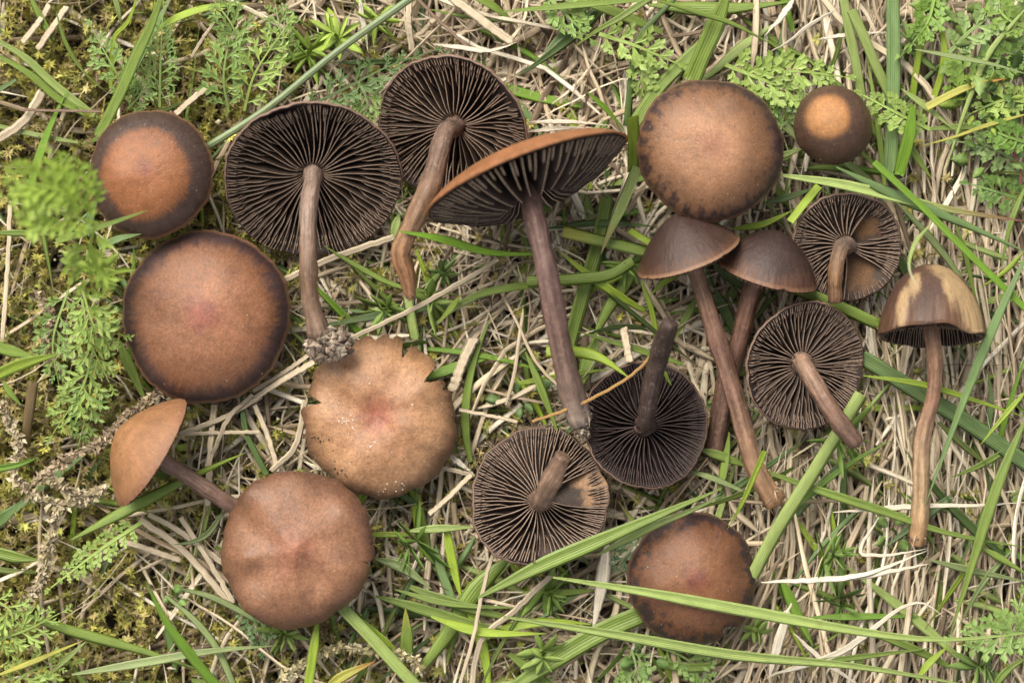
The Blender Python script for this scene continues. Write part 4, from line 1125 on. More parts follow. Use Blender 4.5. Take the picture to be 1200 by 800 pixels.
SPOTS = [((177, 204), 74, 'the small dark-ringed cap'), ((242, 371), 100, 'the largest round cap'), ((366, 211), 100, 'the clod-ended mushroom'), ((385, 402), 25, 'the grey soil clod'),
         ((529, 152), 90, 'the twisted-stem mushroom'), ((477, 330), 20, 'the torn orange stem end'), ((617, 212), 100, 'the edge-on mushroom'), ((655, 400), 20, 'the long purplish stem'),
         ((832, 176), 84, 'the blotch-rimmed cap'), ((976, 147), 46, 'the button mushroom'), ((807, 290), 60, 'the dark cone cap'), ((898, 305), 58, 'the dark dome cap'),
         ((880, 530), 20, 'the long slanting stem'), ((993, 289), 65, 'the worn-gilled mushroom'), ((1091, 355), 60, 'the ochre bell cap'), ((1080, 560), 15, 'the long right-hand stem'),
         ((944, 429), 76, 'the fanned grey-brown gills'), ((757, 497), 75, 'the blackest gills'), ((632, 583), 83, 'the tan-scraped mushroom'), ((445, 488), 93, 'the tan torn cap'),
         ((165, 525), 65, 'the side-lying tan cap'), ((348, 643), 90, 'the scalloped brown cap'), ((811, 678), 77, 'the chipped red-brown cap'),
         ((1158, 60), 50, 'the top right leafy plant'), ((976, 650), 35, 'the yellow-budded whorl'), ((95, 420), 40, 'the left feathery column'), ((704, 690), 20, 'the thick weathered stalk'), ((270, 60), 40, 'the top left feathery cluster')]
used_labels = set()
def unique_label(head, x, y):
    for rank in range(4):
        lab = head + ', ' + place_words(x, y, rank)
        if lab not in used_labels and len(lab.split()) <= 16:
            break
    used_labels.add(lab)
    return lab
def place_words(x, y, rank=0):
    best = sorted(SPOTS, key=lambda s_: math.hypot(x - s_[0][0], y - s_[0][1]) - s_[1])[rank]
    dx, dy = x - best[0][0], y - best[0][1]
    d = math.hypot(dx, dy) - best[1]
    near = 'half under' if d < -8 else ('beside' if d < 22 else ('a little' if d < 60 else 'well'))
    a = math.degrees(math.atan2(-dy, dx)) % 360
    side = ['right of', 'above right of', 'above', 'above left of', 'left of', 'below left of', 'below', 'below right of'][int((a + 22.5) // 45) % 8]
    if near == 'half under':
        edge = ['right', 'upper right', 'upper', 'upper left', 'left', 'lower left', 'lower', 'lower right'][int((a + 22.5) // 45) % 8]
        return 'under ' + edge + ' of ' + best[2]
    return ('just' if near == 'beside' else near) + ' ' + side + ' ' + best[2]
def lean_words(p):
    d = p[-1] - p[0]
    a = math.degrees(math.atan2(d[1], d[0])) % 180
    return 'lying level' if a < 20 or a > 160 else ('leaning right' if a < 65 else ('upright' if a < 115 else 'leaning left'))

Pt, W, C, up, xs, ys = straw_field(240, -34, -12, 3.8, 9.0, 90, 270, (0, 1200), (0, 800), 9, seed=41)
for i in range(len(Pt)):
    o0 = Pt[i, 0].copy()
    V, F, uv, c = strips((Pt[i] - o0)[None], W[i][None], C[i][None], SEC_TUBE, up[i][None])
    o = link('straw', mesh('straw', V, F, M_STRAW, uv + np.array([0, i * 1.7]), c), loc=o0)
    wmx, br = W[i].max() * 2, C[i][0].sum()
    tag(o, unique_label(('wide ' if wmx > 7.2 else ('slim ' if wmx < 5 else '')) + ('bleached' if br > 1.65 else ('pale' if br > 1.15 else ('brown' if br > .5 else 'dark brown')))
        + ' straw ' + lean_words(Pt[i]), xs[i], ys[i]), 'straw', 'dry straws in the turf')

# ------------------------------------------------------------------ small grass: many as one mass, the largest singly
def grass_field(N, zlo, zhi, wlo, whi, llo, lhi, xr, yr, M=9, seed=5):
    rg = np.random.default_rng(seed)
    x = rg.uniform(*xr, N * 2); y = rg.uniform(*yr, N * 2)
    keep = rg.uniform(0, 1, N * 2) < np.where(x < 400, .22, .75) * np.where((x > 560) & (y < 170), .5, 1)
    x, y = x[keep][:N], y[keep][:N]
    N = len(x)
    a = np.radians(rg.choice([20., 160., 70., 110., 45., 135.], N) + rg.normal(0, 22, N) + 180 * (rg.uniform(0, 1, N) < .4))
    L = rg.uniform(llo, lhi, N)
    t = np.linspace(0, 1, M)
    bend = rg.normal(0, .14, N)[:, None] * t ** 2 * L[:, None]
    z = rg.uniform(zlo, zhi, N)[:, None] + (rg.uniform(-.05, .12, N) * L)[:, None] * np.sin(t * 2.4)[None]
    PX = x[:, None] + np.cos(a)[:, None] * t * L[:, None] - np.sin(a)[:, None] * bend
    PY = y[:, None] - np.sin(a)[:, None] * t * L[:, None] - np.cos(a)[:, None] * bend
    k = (H - z) / H
    Pt = np.stack([(PX - 600) * k, (400 - PY) * k, z], -1)
    Pt = sink_under_caps(Pt)
    W = rg.uniform(wlo, whi, N)[:, None] * .5 * np.clip((1 - t) / .5, .05, 1) ** .75 * np.clip(.5 + t * 2, 0, 1)
    pal = np.array([GC['mid'], GC['dark'], GC['light'], GC['lime'], GC['blue'], GC['vivid']])
    C = pal[rg.choice(6, N, p=[.33, .17, .15, .12, .15, .08])] * rg.uniform(.8, 1.15, (N, 1))
    C = np.repeat(C[:, None], M, axis=1).copy()
    dead = rg.uniform(0, 1, N) < .3
    kk = np.clip((t - .8) / .2, 0, 1)[None, :, None] * dead[:, None, None]
    C = C * (1 - kk) + np.array(GC['brown']) * kk
    roll = rg.normal(0, .5, N)[:, None]
    T = nrm(np.gradient(Pt, axis=1))
    up = np.zeros_like(Pt); up[..., 2] = 1
    sd = nrm(np.cross(T, up))
    up = up * np.cos(roll)[..., None] + sd * np.sin(roll)[..., None]
    return Pt, W, C, up, x, y

bag = Bag()
Pt, W, C, up, _, _ = grass_field(820, -75, -28, 4, 11, 50, 160, (-230, 1430), (-230, 1030), seed=51)
bag.add(*strips(Pt, W, C, SEC_FLAT, up))
o = link('small_grass', bag.mesh('small_grass', M_GRASS_STUFF)); o['kind'] = 'stuff'
Pt, W, C, up, xs, ys = grass_field(165, -36, -10, 6, 14, 60, 190, (0, 1200), (0, 800), 12, seed=52)
for i in range(len(Pt)):
    o0 = Pt[i, 0].copy()
    V, F, uv, c = strips((Pt[i] - o0)[None], W[i][None], C[i][None], SEC_BLADE, up[i][None])
    o = link('grass_blade', mesh('grass_blade', V, F, M_GRASS, uv + np.array([0, i * 1.3]), c), loc=o0)
    g_, b_ = C[i][0][1], C[i][0][1] / max(C[i][0][2], .001)
    mx, my = 600 + Pt[i, 6, 0], 400 - Pt[i, 6, 1]
    tag(o, unique_label(('short ' if np.linalg.norm(Pt[i, -1] - Pt[i, 0]) < 110 else '') + ('lime' if b_ > 6.5 else ('dark green' if g_ < .19 else ('pale green' if g_ > .36 else 'green')))
        + ' grass blade ' + lean_words(Pt[i]), mx, my), 'grass blade', 'green grass blades crossing the turf')

# ------------------------------------------------------------------ crumbs of soil and chopped straw over the thatch
def litter():
    rg = np.random.default_rng(77)
    base = np.array([(1, 0, 0), (-1, 0, 0), (0, 1, 0), (0, -1, 0), (0, 0, 1), (0, 0, -1)], float)
    tri = np.array([(0, 2, 4), (2, 1, 4), (1, 3, 4), (3, 0, 4), (2, 0, 5), (1, 2, 5), (3, 1, 5), (0, 3, 5)])
    N = 5200
    p = np.stack([rg.uniform(-800, 800, N), rg.uniform(-600, 600, N), rg.uniform(-85, -24, N)], -1)
    p = sink_under_caps(p[:, None, :])[:, 0]
    s_ = rg.uniform(.8, 2.6, (N, 1, 1)) * rg.uniform(.6, 1.5, (N, 6, 1))
    st = np.where(rg.uniform(0, 1, N) < .5, rg.uniform(2, 7, N), 1.0)
    v = base[None] * s_
    v[..., 0] *= st[:, None]
    a = rg.uniform(0, 6.28, N)[:, None]
    x, y = v[..., 0].copy(), v[..., 1].copy()
    v[..., 0] = x * np.cos(a) - y * np.sin(a); v[..., 1] = x * np.sin(a) + y * np.cos(a)
    V = (v + p[:, None]).reshape(-1, 3)
    F = (np.arange(N)[:, None, None] * 6 + tri[None]).reshape(-1, 3)
    pal = np.array([(.10, .07, .045), (.20, .14, .09), (.45, .36, .25), (.60, .52, .39), (.05, .035, .025)])
    c = np.repeat(pal[rg.choice(5, N, p=[.25, .22, .25, .13, .15])] * rg.uniform(.7, 1.2, (N, 1)), 6, axis=0)
    o = link('litter', mesh('litter', V, F, M_CRUMB, col=c, smooth=False)); o['kind'] = 'stuff'
litter()

# ------------------------------------------------------------------ moss
def moss():
    rg = np.random.default_rng(61)
    bag = Bag()
    N = 23000
    x = rg.uniform(-230, 1430, N); y = rg.uniform(-230, 1030, N)
    keep = rg.uniform(0, 1, N) < moss_amount(x, y) * 1.15 + .035
    x, y = x[keep], y[keep]
    n = len(x)
    z = rg.uniform(-80, -24, n)
    k = (H - z) / H
    tipp = np.stack([(x - 600) * k, (400 - y) * k, z], -1)
    az = rg.uniform(0, 2 * math.pi, n)
    d = np.stack([np.cos(az) * .7, np.sin(az) * .7, rg.uniform(.15, 1.0, n)], -1)
    d = nrm(d)
    ln = rg.uniform(22, 55, n)
    pal = np.array([(.36, .32, .085), (.42, .39, .09), (.25, .25, .065), (.40, .33, .14), (.46, .45, .13), (.29, .225, .10)])
    c = pal[rg.choice(6, n, p=[.26, .2, .2, .14, .1, .1])] * rg.uniform(.75, 1.2, (n, 1))
    # stems
    t = np.linspace(0, 1, 5)
    sag = rg.normal(0, 5, (n, 3))
    Pt = tipp[:, None] - d[:, None] * (ln[:, None] * (1 - t))[..., None] + sag[:, None] * np.sin(t * math.pi)[None, :, None]
    Pt[..., 2] = np.maximum(Pt[..., 2], -104)
    W = np.full((n, 5), .9)
    cs = np.repeat((c * .4 + np.array((.16, .09, .05)) * .6)[:, None], 5, axis=1)
    bag.add(*strips(Pt, W, cs, SEC_FLAT))
    # leaves along the stem
    for f in np.linspace(.12, .93, 9):
        b = tipp - d * (ln * (1 - f))[:, None] + sag * math.sin(f * math.pi)
        for s_ in range(2):
            rnd = nrm(rg.normal(0, 1, (n, 3)))
            ld = nrm(rnd * .9 + d * .55)
            bag.add(*leaves(b, ld, nrm(rg.normal(0, 1, (n, 3)) + np.array([0, 0, 1.0])), rg.uniform(5, 9, n), rg.uniform(1.0, 1.8, n), c * rg.uniform(.8, 1.2, (n, 1)), .25))
    # the star at the tip
    u = nrm(np.cross(d, np.array([0.3, .2, 1.0])))
    v = np.cross(d, u)
    for q_ in range(9):
        a = q_ * 2 * math.pi / 9 + rg.uniform(-.3, .3, n)
        lift = rg.uniform(.1, .9, n)[:, None]
        ld = nrm(u * np.cos(a)[:, None] + v * np.sin(a)[:, None] + d * lift)
        bag.add(*leaves(tipp, ld, d, rg.uniform(6.5, 11, n), rg.uniform(1.1, 1.9, n), c * rg.uniform(1.0, 1.35, (n, 1)), .3))
    o = link('moss', bag.mesh('moss', M_MOSS, smooth=False)); o['kind'] = 'stuff'
moss()

def dry_cord(label, path, z0, z1, wd, cols, n=260, seed=1, rough_=1.0):
    """an old moss stem: a core with crowded chaffy scales"""
    rg = np.random.default_rng(seed)
    pts = zpts(path, z0, z1)
    q = smooth_path(pts, 60)
    o0 = q[0].copy()
    root = link('moss_stem', None, loc=o0)
    tag(root, label, 'moss stem', 'old dry moss stems')
    V, F, uv, c = strips((q - o0)[None], np.full((1, 60), wd * .16), np.tile(np.array(cols[0]) * .5, (1, 60, 1)), SEC_ROUND)
    link('core', mesh('core', V, F, M_DRYMOSS, uv, c), root)
    i = rg.integers(0, 59, n)
    T = nrm(np.gradient(q, axis=0))[i]
    b = q[i] - o0 + rg.normal(0, wd * .14, (n, 3))
    ld = nrm(T * rg.uniform(-.3, 1.0, (n, 1)) + rg.normal(0, .8 * rough_, (n, 3)))
    cc = np.array(cols)[rg.integers(0, len(cols), n)] * rg.uniform(.75, 1.2, (n, 1))
    V, F, uv, c = leaves(b, ld, nrm(rg.normal(0, .6, (n, 3)) + np.array([0, 0, 1.0])), rg.uniform(.35, .75, n) * wd, rg.uniform(.12, .24, n) * wd, cc, .2)
    s_ = link('scales', mesh('scales', V, F, M_DRYMOSS, uv, c, smooth=False), root)
    s_['kind'] = 'stuff'
PALE = [(.40, .325, .21), (.48, .41, .28), (.30, .235, .15), (.36, .31, .17)]
BRNM = [(.34, .26, .17), (.42, .33, .22), (.24, .18, .11)]
dry_cord('brown chaffy moss stem running down left from the rim of the largest round cap', '188,458 150,486 118,520 80,536 40,566', 0, -8, 15, BRNM, 420, 1)
dry_cord('pale knobbly moss stem upright near the left edge above the bright curled leaf', '66,596 58,640 52,668 32,708', 6, 2, 17, PALE, 260, 2)
dry_cord('pale chaffy moss stem at the left edge below the feathery column', '0,470 22,520 18,560 60,590 110,584', -8, -12, 15, PALE, 420, 3)
dry_cord('straggling pale moss stem right below the brown chaffy one at the left', '60,560 90,580 120,575', -4, -10, 16, PALE, 200, 4)
dry_cord('brownish moss stem along the bottom edge below the scalloped brown cap', '334,792 372,768 404,758 440,764 480,770 494,786', -4, -2, 14, [(.42, .36, .19), (.30, .25, .12), (.5, .44, .28)], 300, 5)
dry_cord('loose brown moss stem in the moss below the small dark-ringed cap', '40,340 60,372 52,410 76,440', -18, -20, 12, BRNM, 200, 6)

# ------------------------------------------------------------------ feathery fronds
def diamond(b, d, ln, wd, nz=.15):
    d = np.array(d) / np.linalg.norm(d)
    s_ = np.array([-d[1], d[0], 0])
    b = np.array(b, float)
    return [b, b + d * ln * .5 + s_ * wd, b + d * ln + np.array([0, 0, -ln * .12]), b + d * ln * .5 - s_ * wd, b + d * ln * .5 + np.array([0, 0, -wd * .6])]

def leaflet_mesh(col, sd, chunky=1.0, lobes=4):
    """a unit-length leaflet along +X, cut into slim pointed lobes"""
    rg = np.random.default_rng(sd)
    V, F = [], []
    def put(q):
        k = len(V)
        V.extend(q)
        F.extend([(k, k + 4, k + 2, k + 1), (k, k + 3, k + 2, k + 4)])
    put(diamond((0, 0, 0), (1, 0, 0), 1.0, .065 * chunky))
    for i in range(lobes):
        f = .25 + .5 * i / max(1, lobes - 1)
        s_ = 1 if i % 2 else -1
        a = s_ * rg.uniform(.5, .8)
        ln_ = rg.uniform(.38, .55) * (1.15 - f * .5)
        put(diamond((f, 0, -.03 * f), (math.cos(a), math.sin(a), rg.uniform(-.2, .3)), ln_, .055 * chunky * rg.uniform(.9, 1.3)))
        if rg.uniform() < .5:      # a tooth on the lobe
            b2 = np.array((f, 0, -.03 * f)) + np.array((math.cos(a), math.sin(a), 0)) * ln_ * .45
            a2 = a + s_ * rg.choice([-.6, .6])
            put(diamond(b2, (math.cos(a2), math.sin(a2), rg.uniform(-.1, .25)), ln_ * .5, .045 * chunky))
    V = np.array(V)
    uv = np.clip(V[:, :2] * np.array([1, 1]) + np.array([0, .5]), 0, 1)[:, ::-1]
    c = np.tile(np.array(col), (len(V), 1)) * np.repeat(rg.uniform(.88, 1.12, (len(V) // 5, 1)), 5, axis=0)
    return mesh('leaflet', V, np.array(F), M_FROND, uv, c, smooth=False)

def frond(label, path, z0, z1, wd, col, n=12, chunky=1.0, seed=0, bump=8, ang=1.05, cat='leaf', stalk=3.0):
    rg = np.random.default_rng(700 + seed)
    q = smooth_path(zpts(path, z0, z1, bump), 24)
    o0 = q[0].copy()
    root = link('feathery_leaf', None, loc=o0)
    tag(root, label, cat, 'feathery green leaves in the turf')
    t = np.linspace(0, 1, 24)
    V, F, uv, c = strips((q - o0)[None], (stalk * .5 * (1.1 - .75 * t))[None], np.tile(np.array(col) * 1.15, (1, 24, 1)), SEC_BLADE)
    link('stalk', mesh('stalk', V, F, M_FROND, uv, c), root)
    lib = [leaflet_mesh(np.array(col) * rg.uniform(.9, 1.1), 800 + seed * 4 + i, chunky) for i in range(3)]
    T = nrm(np.gradient(q, axis=0))
    for i in range(n):
        f = .12 + .88 * i / n
        k = min(23, int(f * 23))
        prof = math.sin(math.pi * min(1, .12 + f * .9)) ** .7
        for s_ in (1, -1):
            ln = wd * .55 * max(.25, prof) * rg.uniform(.85, 1.1)
            a = s_ * (ang - .45 * f + rg.uniform(-.12, .12))
            d = Vector(T[k])
            side = d.cross(Vector((0, 0, 1))).normalized()
            dd = (d * math.cos(a) + side * math.sin(a) + Vector((0, 0, rg.uniform(-.05, .35)))).normalized()
            up = Vector((rg.uniform(-.25, .25), rg.uniform(-.25, .25), 1))
            yv = up.cross(dd).normalized()
            zv = dd.cross(yv)
            m = Matrix((dd, yv, zv)).transposed().to_4x4()
            loc = Vector(q[k] - o0) * S
            link('leaflet', lib[rg.integers(3)], root, mat=Matrix.Translation(loc) @ m @ Matrix.Scale(ln, 4))
    m = Matrix((Vector(T[-1]), Vector((0, 0, 1)).cross(Vector(T[-1])).normalized(), Vector((0, 0, 1)))).transposed().to_4x4()
    link('leaflet', lib[0], root, mat=Matrix.Translation(Vector(q[-1] - o0) * S) @ m @ Matrix.Scale(wd * .28, 4))

GF, GL, GB, GD = (.25, .37, .10), (.34, .46, .11), (.36, .49, .075), (.15, .24, .08)
FR = [
 ('upright feathery frond above the small dark-ringed cap', '187,126 188,75 191,14', -12, 0, 50, GF, 15, .9),
 ('lobed green leaf left of the upright feathery frond', '152,112 132,78 108,34', -16, -6, 46, GF, 8, 1.5),
 ('lowest leafy tuft between the broad blade and the upright frond', '150,128 165,110 172,88', -18, -14, 36, GF, 6, 1.3),
 ('feathery leaf at the top left, leftmost of the cluster beside the pale rush', '268,132 262,88 272,30', -14, 0, 58, GF, 11, 1.1),
 ('feathery leaf at the top left, leaning right from the cluster beside the pale rush', '286,130 300,84 336,30', -10, 4, 56, GL, 10, 1.1),
 ('small feathery leaf at the top edge above the cluster beside the pale rush', '282,60 272,30 250,0', -8, 0, 50, GF, 8, 1.1),
 ('feathery leaf curling at the top edge right of the cluster', '345,70 330,40 322,2', -16, -8, 46, GF, 8, 1.2),
 ('grey-green ferny leaf lying between the pale rush and the twisted-stem mushroom', '350,130 400,106 455,78 506,60', -10, -2, 44, (.16, .25, .085), 12, 1.3),
 ('ferny leaf tucked against the top of the clod-ended mushroom', '420,96 430,118 428,140', -18, -12, 46, GF, 7, 1.4),
 ('blurred bright feathery leaf at the left edge, lowest of three', '116,262 70,250 8,232', 210, 255, 66, GB, 12, 1.3),
 ('blurred bright feathery leaf at the left edge, middle of three', '110,242 66,222 2,206', 220, 265, 66, GB, 12, 1.3),
 ('blurred bright feathery leaf at the left edge, upright of three', '112,248 86,212 62,184', 200, 240, 60, (.34, .47, .08), 10, 1.3),
 ('bright feathery leaf hanging below the blurred leaves at the left', '112,262 104,300 110,352', 200, 150, 58, GB, 9, 1.4),
 ('feathery leaf beside the largest round cap, upper one of the left column', '96,338 112,384 140,392', 60, 40, 54, GL, 9, 1.2),
 ('feathery leaf beside the largest round cap, middle one of the left column', '96,350 106,400 128,448', 40, 20, 58, GL, 10, 1.2),
 ('feathery leaf low in the left column pointing down to the chaffy moss', '110,408 96,455 62,508', 20, -5, 52, GL, 10, 1.2),
 ('feathery leaf low in the left column above the chaffy moss stem', '108,420 104,470 92,522', 10, -10, 50, GF, 10, 1.2),
 ('dark feathery leaf at the back of the left column', '80,340 62,400 70,456', -5, -10, 52, GF, 9, 1.2),
 ('bright curled spear-like leaf below the side-lying tan cap', '166,612 120,642 60,688', 10, 14, 34, GL, 16, 1.9),
 ('feathery leaf at the bottom left corner, upper of two', '-10,752 30,738 70,718', 25, 20, 52, GL, 8, 1.0),
 ('feathery leaf at the bottom left corner, lower of two', '10,808 36,786 84,776', 10, 0, 50, GL, 8, 1.0),
 ('feathery leaf reaching in from the left edge near the bottom', '-10,700 14,720 10,770', 30, 20, 50, GL, 8, 1.0),
 ('pale thick-ribbed lobed leaf at the top centre, left of the blotch-rimmed cap', '702,40 745,54 792,74', -6, 4, 52, GL, 7, 2.0),
 ('lobed leaf drooping beside the pale thick-ribbed leaf', '765,62 752,88 758,112', -12, -12, 46, GL, 6, 2.2),
 ('leafy frond on the right shoulder of the blotch-rimmed cap', '850,76 900,96 950,112', -8, 2, 56, GL, 9, 2.0),
 ('leafy frond above the right shoulder of the blotch-rimmed cap', '862,100 920,84 988,90', -10, 4, 50, GL, 9, 1.9),
 ('leafy frond between the blotch-rimmed cap and the button mushroom', '905,110 918,128 926,148', -14, -12, 42, GF, 6, 1.8),
 ('crinkled lime leaf right of the button mushroom', '1090,152 1050,132 1012,112', 0, 6, 42, GL, 9, 2.4),
 ('feathery leaf at the right edge near the bottom', '1210,740 1170,744 1122,748', 20, 14, 56, GF, 8, 1.8),
 ('feathery leaf climbing at the right edge near the bottom', '1206,765 1190,735 1196,700', 10, 20, 48, GF, 7, 1.8),
 ('bluish feathery leaf left of the chipped cap', '752,622 736,648 716,672', -16, -12, 34, (.13, .20, .09), 7, 1.6),
 ('feathery leaf below the chipped cap', '775,758 805,772 838,800', -22, -20, 50, GF, 8, 1.7),
 ('feathery leaf beside the bottom edge under the chipped cap', '740,760 745,785 730,808', -22, -20, 44, GF, 7, 1.7),
 ('pale lobed leaf in the top right corner beside the long falling blade', '1112,62 1145,30 1190,2', 6, 10, 50, (.30, .42, .14), 8, 2.2),
 ('lobed leaf at the right edge above the yellow-tipped blade', '1206,60 1172,72 1138,96', 0, 6, 48, (.20, .32, .07), 8, 2.2),
 ('lobed lime leaf at the right edge beside the orange withered tip', '1206,120 1175,118 1140,132', -4, 0, 46, GL, 8, 2.2),
 ('grey-green lobed leaf low at the right edge under the level blade', '1200,195 1160,172 1122,166', -16, -10, 44, (.22, .31, .11), 7, 2.3),
 ('bright lobed leaf at the top edge between the tall blade and the top right corner', '1096,-6 1088,24 1070,50', -4, 6, 46, (.22, .36, .06), 7, 2.2),
 ('lobed leaf just left of the falling light blade at the upper right', '1118,120 1128,92 1122,58', -6, 4, 44, (.30, .44, .09), 7, 2.3),
 ('small lobed leaf at the right edge beside the pink-red stalk', '1206,168 1180,160 1152,148', 2, 6, 40, (.19, .32, .06), 6, 2.4),
 ('lobed leaf at the right edge below the pink-red stalk', '1204,236 1172,226 1138,216', -14, -8, 42, (.16, .27, .06), 7, 2.2),
 ('bright lobed leaf at the very top right corner edge', '1206,34 1180,22 1160,-4', 8, 12, 44, (.31, .45, .10), 6, 2.3),
 ('ferny leaf at the top edge between the straw and the broad pair of blades', '640,-6 668,22 690,44', -16, -8, 44, (.25, .38, .09), 7, 1.9),
 ('feathery leaf right under the scalloped brown cap on its left', '280,706 300,730 306,760', -18, -16, 44, GD, 7, 1.6),
]
for i, (lab, path, z0, z1, wd, c, n, ch) in enumerate(FR):
    frond(lab, path, z0, z1, wd * 1.12, c, max(5, int(n * .68)), ch * 1.12, i, stalk=3.2 if ch < 1.9 else 5)

# ------------------------------------------------------------------ whorled sprigs and broad-leaved plants
def lance_mesh(name, col, sd, wid=.11, broad=False):
    """a unit leaf along +X with a midrib fold"""
    rg = np.random.default_rng(sd)
    n = 13 if broad else 7
    t = np.linspace(0, 1, n)
    if broad:
        w_ = wid * 1.25 * np.sin(np.pi * np.clip(t, .02, .99)) ** .8 * (1 - .30 * (np.arange(n) % 2))
    else:
        w_ = wid * np.clip(t / .25, .3, 1) * np.clip((1 - t) / .35, .02, 1) ** .7
    zc = -.10 * t ** 2 * rg.uniform(-1, 2.4) + (.03 * np.sin(t * 8 + rg.uniform(0, 6)) if broad else 0)
    V = []
    for i in range(n):
        th_ = .05 if broad else .25
        V += [(t[i], -w_[i], zc[i] + w_[i] * .25), (t[i], 0, zc[i] - w_[i] * .05), (t[i], w_[i], zc[i] + w_[i] * .25), (t[i], 0, zc[i] - w_[i] * (.05 + th_))]
    F = []
    for i in range(n - 1):
        for k in range(4):
            F.append((i * 4 + k, i * 4 + (k + 1) % 4, (i + 1) * 4 + (k + 1) % 4, (i + 1) * 4 + k))
    V = np.array(V)
    uv = np.stack([np.tile([0, .5, 1, .5], n), np.repeat(t * .6, 4)], -1)
    c = np.tile(np.array(col), (len(V), 1)) * (1 + .15 * np.repeat(t, 4)[:, None])
    return mesh(name, V, np.array(F), M_FROND, uv, c)

def whorl(label, c, z, r, col, n=8, tiers=2, wid=.11, broad=False, seed=0, name='bedstraw_sprig', cat='plant', group='whorled green sprigs in the turf', stem_to=None, flat=.25):
    rg = np.random.default_rng(1500 + seed)
    C_ = P(c[0], c[1], z)
    b = P((stem_to or (c[0] + 6, c[1] + 8))[0], (stem_to or (c[0] + 6, c[1] + 8))[1], -100)
    root = link(name, None, loc=b)
    tag(root, label, cat, group)
    q = smooth_path([b, (b + C_) / 2 + np.array([3, -2, 0]), C_ + np.array([0, 0, 4])], 10)
    V, F, uv, cc = strips((q - b)[None], np.full((1, 10), 2.0), np.tile(np.array(col) * .9, (1, 10, 1)), SEC_ROUND, np.array([.2, 1, 0]))
    link('stem', mesh('stem', V, F, M_FROND, uv, cc), root)
    lib = [lance_mesh('leaf', np.array(col) * rg.uniform(.85, 1.15), 1600 + seed * 5 + i, wid, broad) for i in range(3)]
    sa = rg.uniform(0, 6.28)
    D = Vector((math.cos(sa) * .62, math.sin(sa) * .62, .78)) if not broad else Vector((0, 0, 1))
    U = D.orthogonal().normalized(); Wv = D.cross(U)
    for ti in range(tiers):
        rr = r * (1 - .34 * ti)
        for k in range(n - ti):
            if rg.uniform() < .12:
                continue
            a = 2 * math.pi * k / (n - ti) + rg.uniform(-.34, .34) + ti * .4
            el = rg.uniform(-.35, .5) + ti * .35 + flat * .3
            dd = (U * (math.cos(a) * math.cos(el)) + Wv * (math.sin(a) * math.cos(el)) + D * math.sin(el)).normalized()
            up = D + Vector((rg.uniform(-.6, .6), rg.uniform(-.6, .6), rg.uniform(0, .4)))
            yv = up.cross(dd).normalized(); zv = dd.cross(yv)
            m = Matrix((dd, yv, zv)).transposed().to_4x4()
            loc = Vector(C_ - b) + D * ((ti - (tiers - 1) * .5) * r * .30) + dd * (rg.uniform(.1, .7) * r if broad else 0)
            link('leaf', lib[rg.integers(3)], root, mat=Matrix.Translation(loc * S) @ m @ Matrix.Scale(rr * (rg.uniform(.45, .75) if broad else rg.uniform(.6, 1.15)), 4))

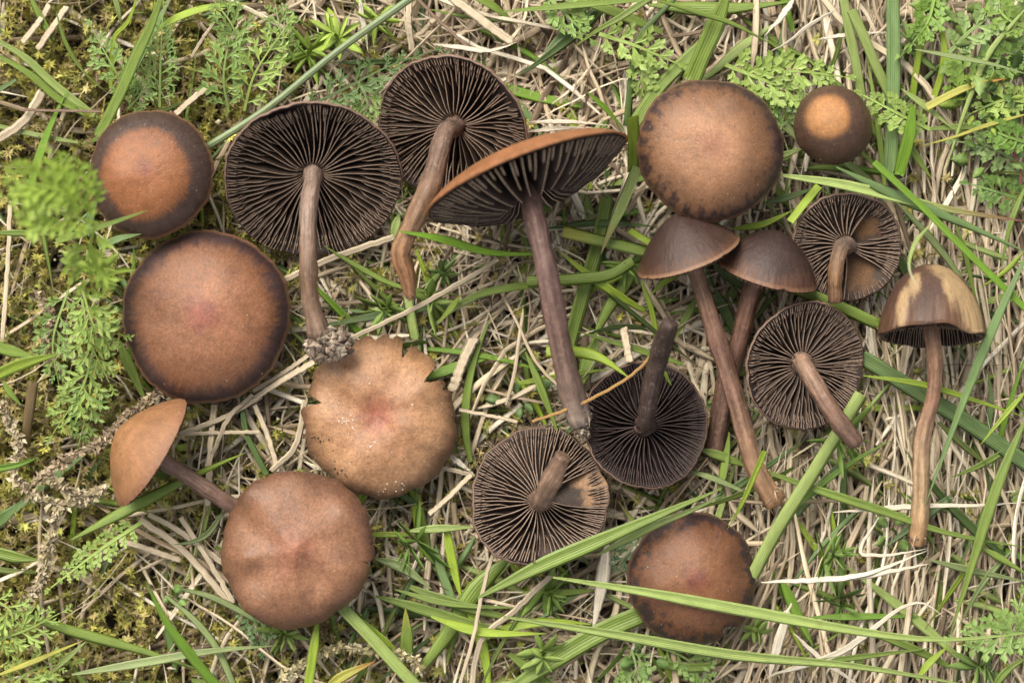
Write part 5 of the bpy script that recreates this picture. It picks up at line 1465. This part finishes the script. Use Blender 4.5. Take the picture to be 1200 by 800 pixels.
WCOL = (.23, .35, .07)
WH = [
 ('bushy whorled sprig right of the scalloped brown cap', (480, 640), -4, 54, (.20, .33, .06), 9, 3, .085),
 ('small whorled sprig under the scalloped brown cap at the bottom', (333, 742), -14, 34, GL, 8, 2, .11),
 ('whorled sprig with a yellow-green bud cluster, left of the long right stem base', (976, 650), -4, 52, (.21, .32, .07), 9, 3, .085),
 ('dark whorled sprig low under the white straws at the bottom right', (985, 705), -18, 52, (.16, .26, .06), 7, 2, .09),
 ('whorled sprig left of the thick weathered stalk', (645, 696), -8, 44, WCOL, 8, 3, .09),
 ('pale green whorl at the bottom edge, centre', (636, 766), 4, 42, GL, 7, 2, .14),
 ('lime whorl at the top beside the pale rush', (394, 42), -6, 46, GB, 8, 2, .12),
 ('lime whorl at the top left of the pale rush, nearest the yellowing blade', (362, 62), -14, 40, (.30, .44, .07), 8, 2, .10),
 ('lime whorl against the top of the pale rush near the white hanging straw', (440, 22), -12, 40, (.33, .46, .07), 8, 2, .10),
 ('dark whorl at the top right between two blades', (1066, 54), -10, 42, GF, 8, 2, .09),
 ('whorl around the frayed blade below the fanned gills', (985, 512), -10, 62, WCOL, 8, 2, .075),
 ('stacked narrow leaves below the torn orange stem', (452, 362), -10, 40, WCOL, 8, 2, .11),
 ('light whorl right of the stacked narrow leaves', (505, 352), -12, 42, GL, 7, 2, .12),
 ('bright whorl at the foot of the blurred leaves at the left', (112, 318), 70, 46, GB, 8, 2, .12),
 ('tiny whorl at the lower right rim of the chipped cap', (886, 738), -14, 28, GL, 6, 2, .2),
 ('whorl half hidden between the ribbed blades in the centre', (735, 312), -10, 40, WCOL, 6, 2, .11),
 ('tiny whorl right of the twisted stem, beneath the edge-on gills', (520, 320), -20, 30, GF, 6, 2, .13),
 ('small whorl at the bottom right corner among straw', (1150, 780), -14, 40, GF, 7, 2, .12),
 ('small whorl at the bottom edge below the scalloped brown cap', (420, 735), -18, 38, GD, 7, 2, .11),
]
for i, (lab, c, z, r, col, n, ti, wd) in enumerate(WH):
    whorl(lab, c, z, r, col, n, ti, wd, seed=i)
BP = [
 ('broad-leaved plant in the top right corner with toothed pale leaves', (1158, 50), -6, 62, (.27, .38, .11), 7, 2, .22),
 ('broad-leaved plant at the right edge with dark shining leaves', (1180, 100), -18, 66, (.13, .22, .06), 7, 2, .24),
 ('lime broad-leaved plant under the yellow-tipped blade', (1150, 120), -2, 52, (.30, .42, .06), 7, 2, .2),
 ('small round-leaved plant at the right edge above the long red-tipped blade', (1164, 186), -14, 40, (.19, .29, .07), 8, 2, .28),
 ('broad-leaved plant at the very top edge right of the tall blade', (1112, 12), -14, 52, (.24, .35, .08), 6, 1, .22),
 ('little round-leaved seedling left of the scalloped brown cap', (204, 696), -12, 22, (.20, .32, .08), 4, 1, .36),
 ('little round-leaved plant in the right bottom straw', (1046, 620), -18, 28, GF, 4, 1, .36),
 ('round-leaved plant below the chipped cap', (752, 770), -16, 34, (.17, .28, .07), 5, 1, .34),
 ('small dark-leaved plant left of the purplish stem base', (610, 470), -30, 34, GD, 5, 1, .3),
]
for i, (lab, c, z, r, col, n, ti, wd) in enumerate(BP):
    whorl(lab, c, z, r, col, n, ti, wd, True, 60 + i, 'leafy_plant', 'plant', 'broad-leaved plants in the turf')
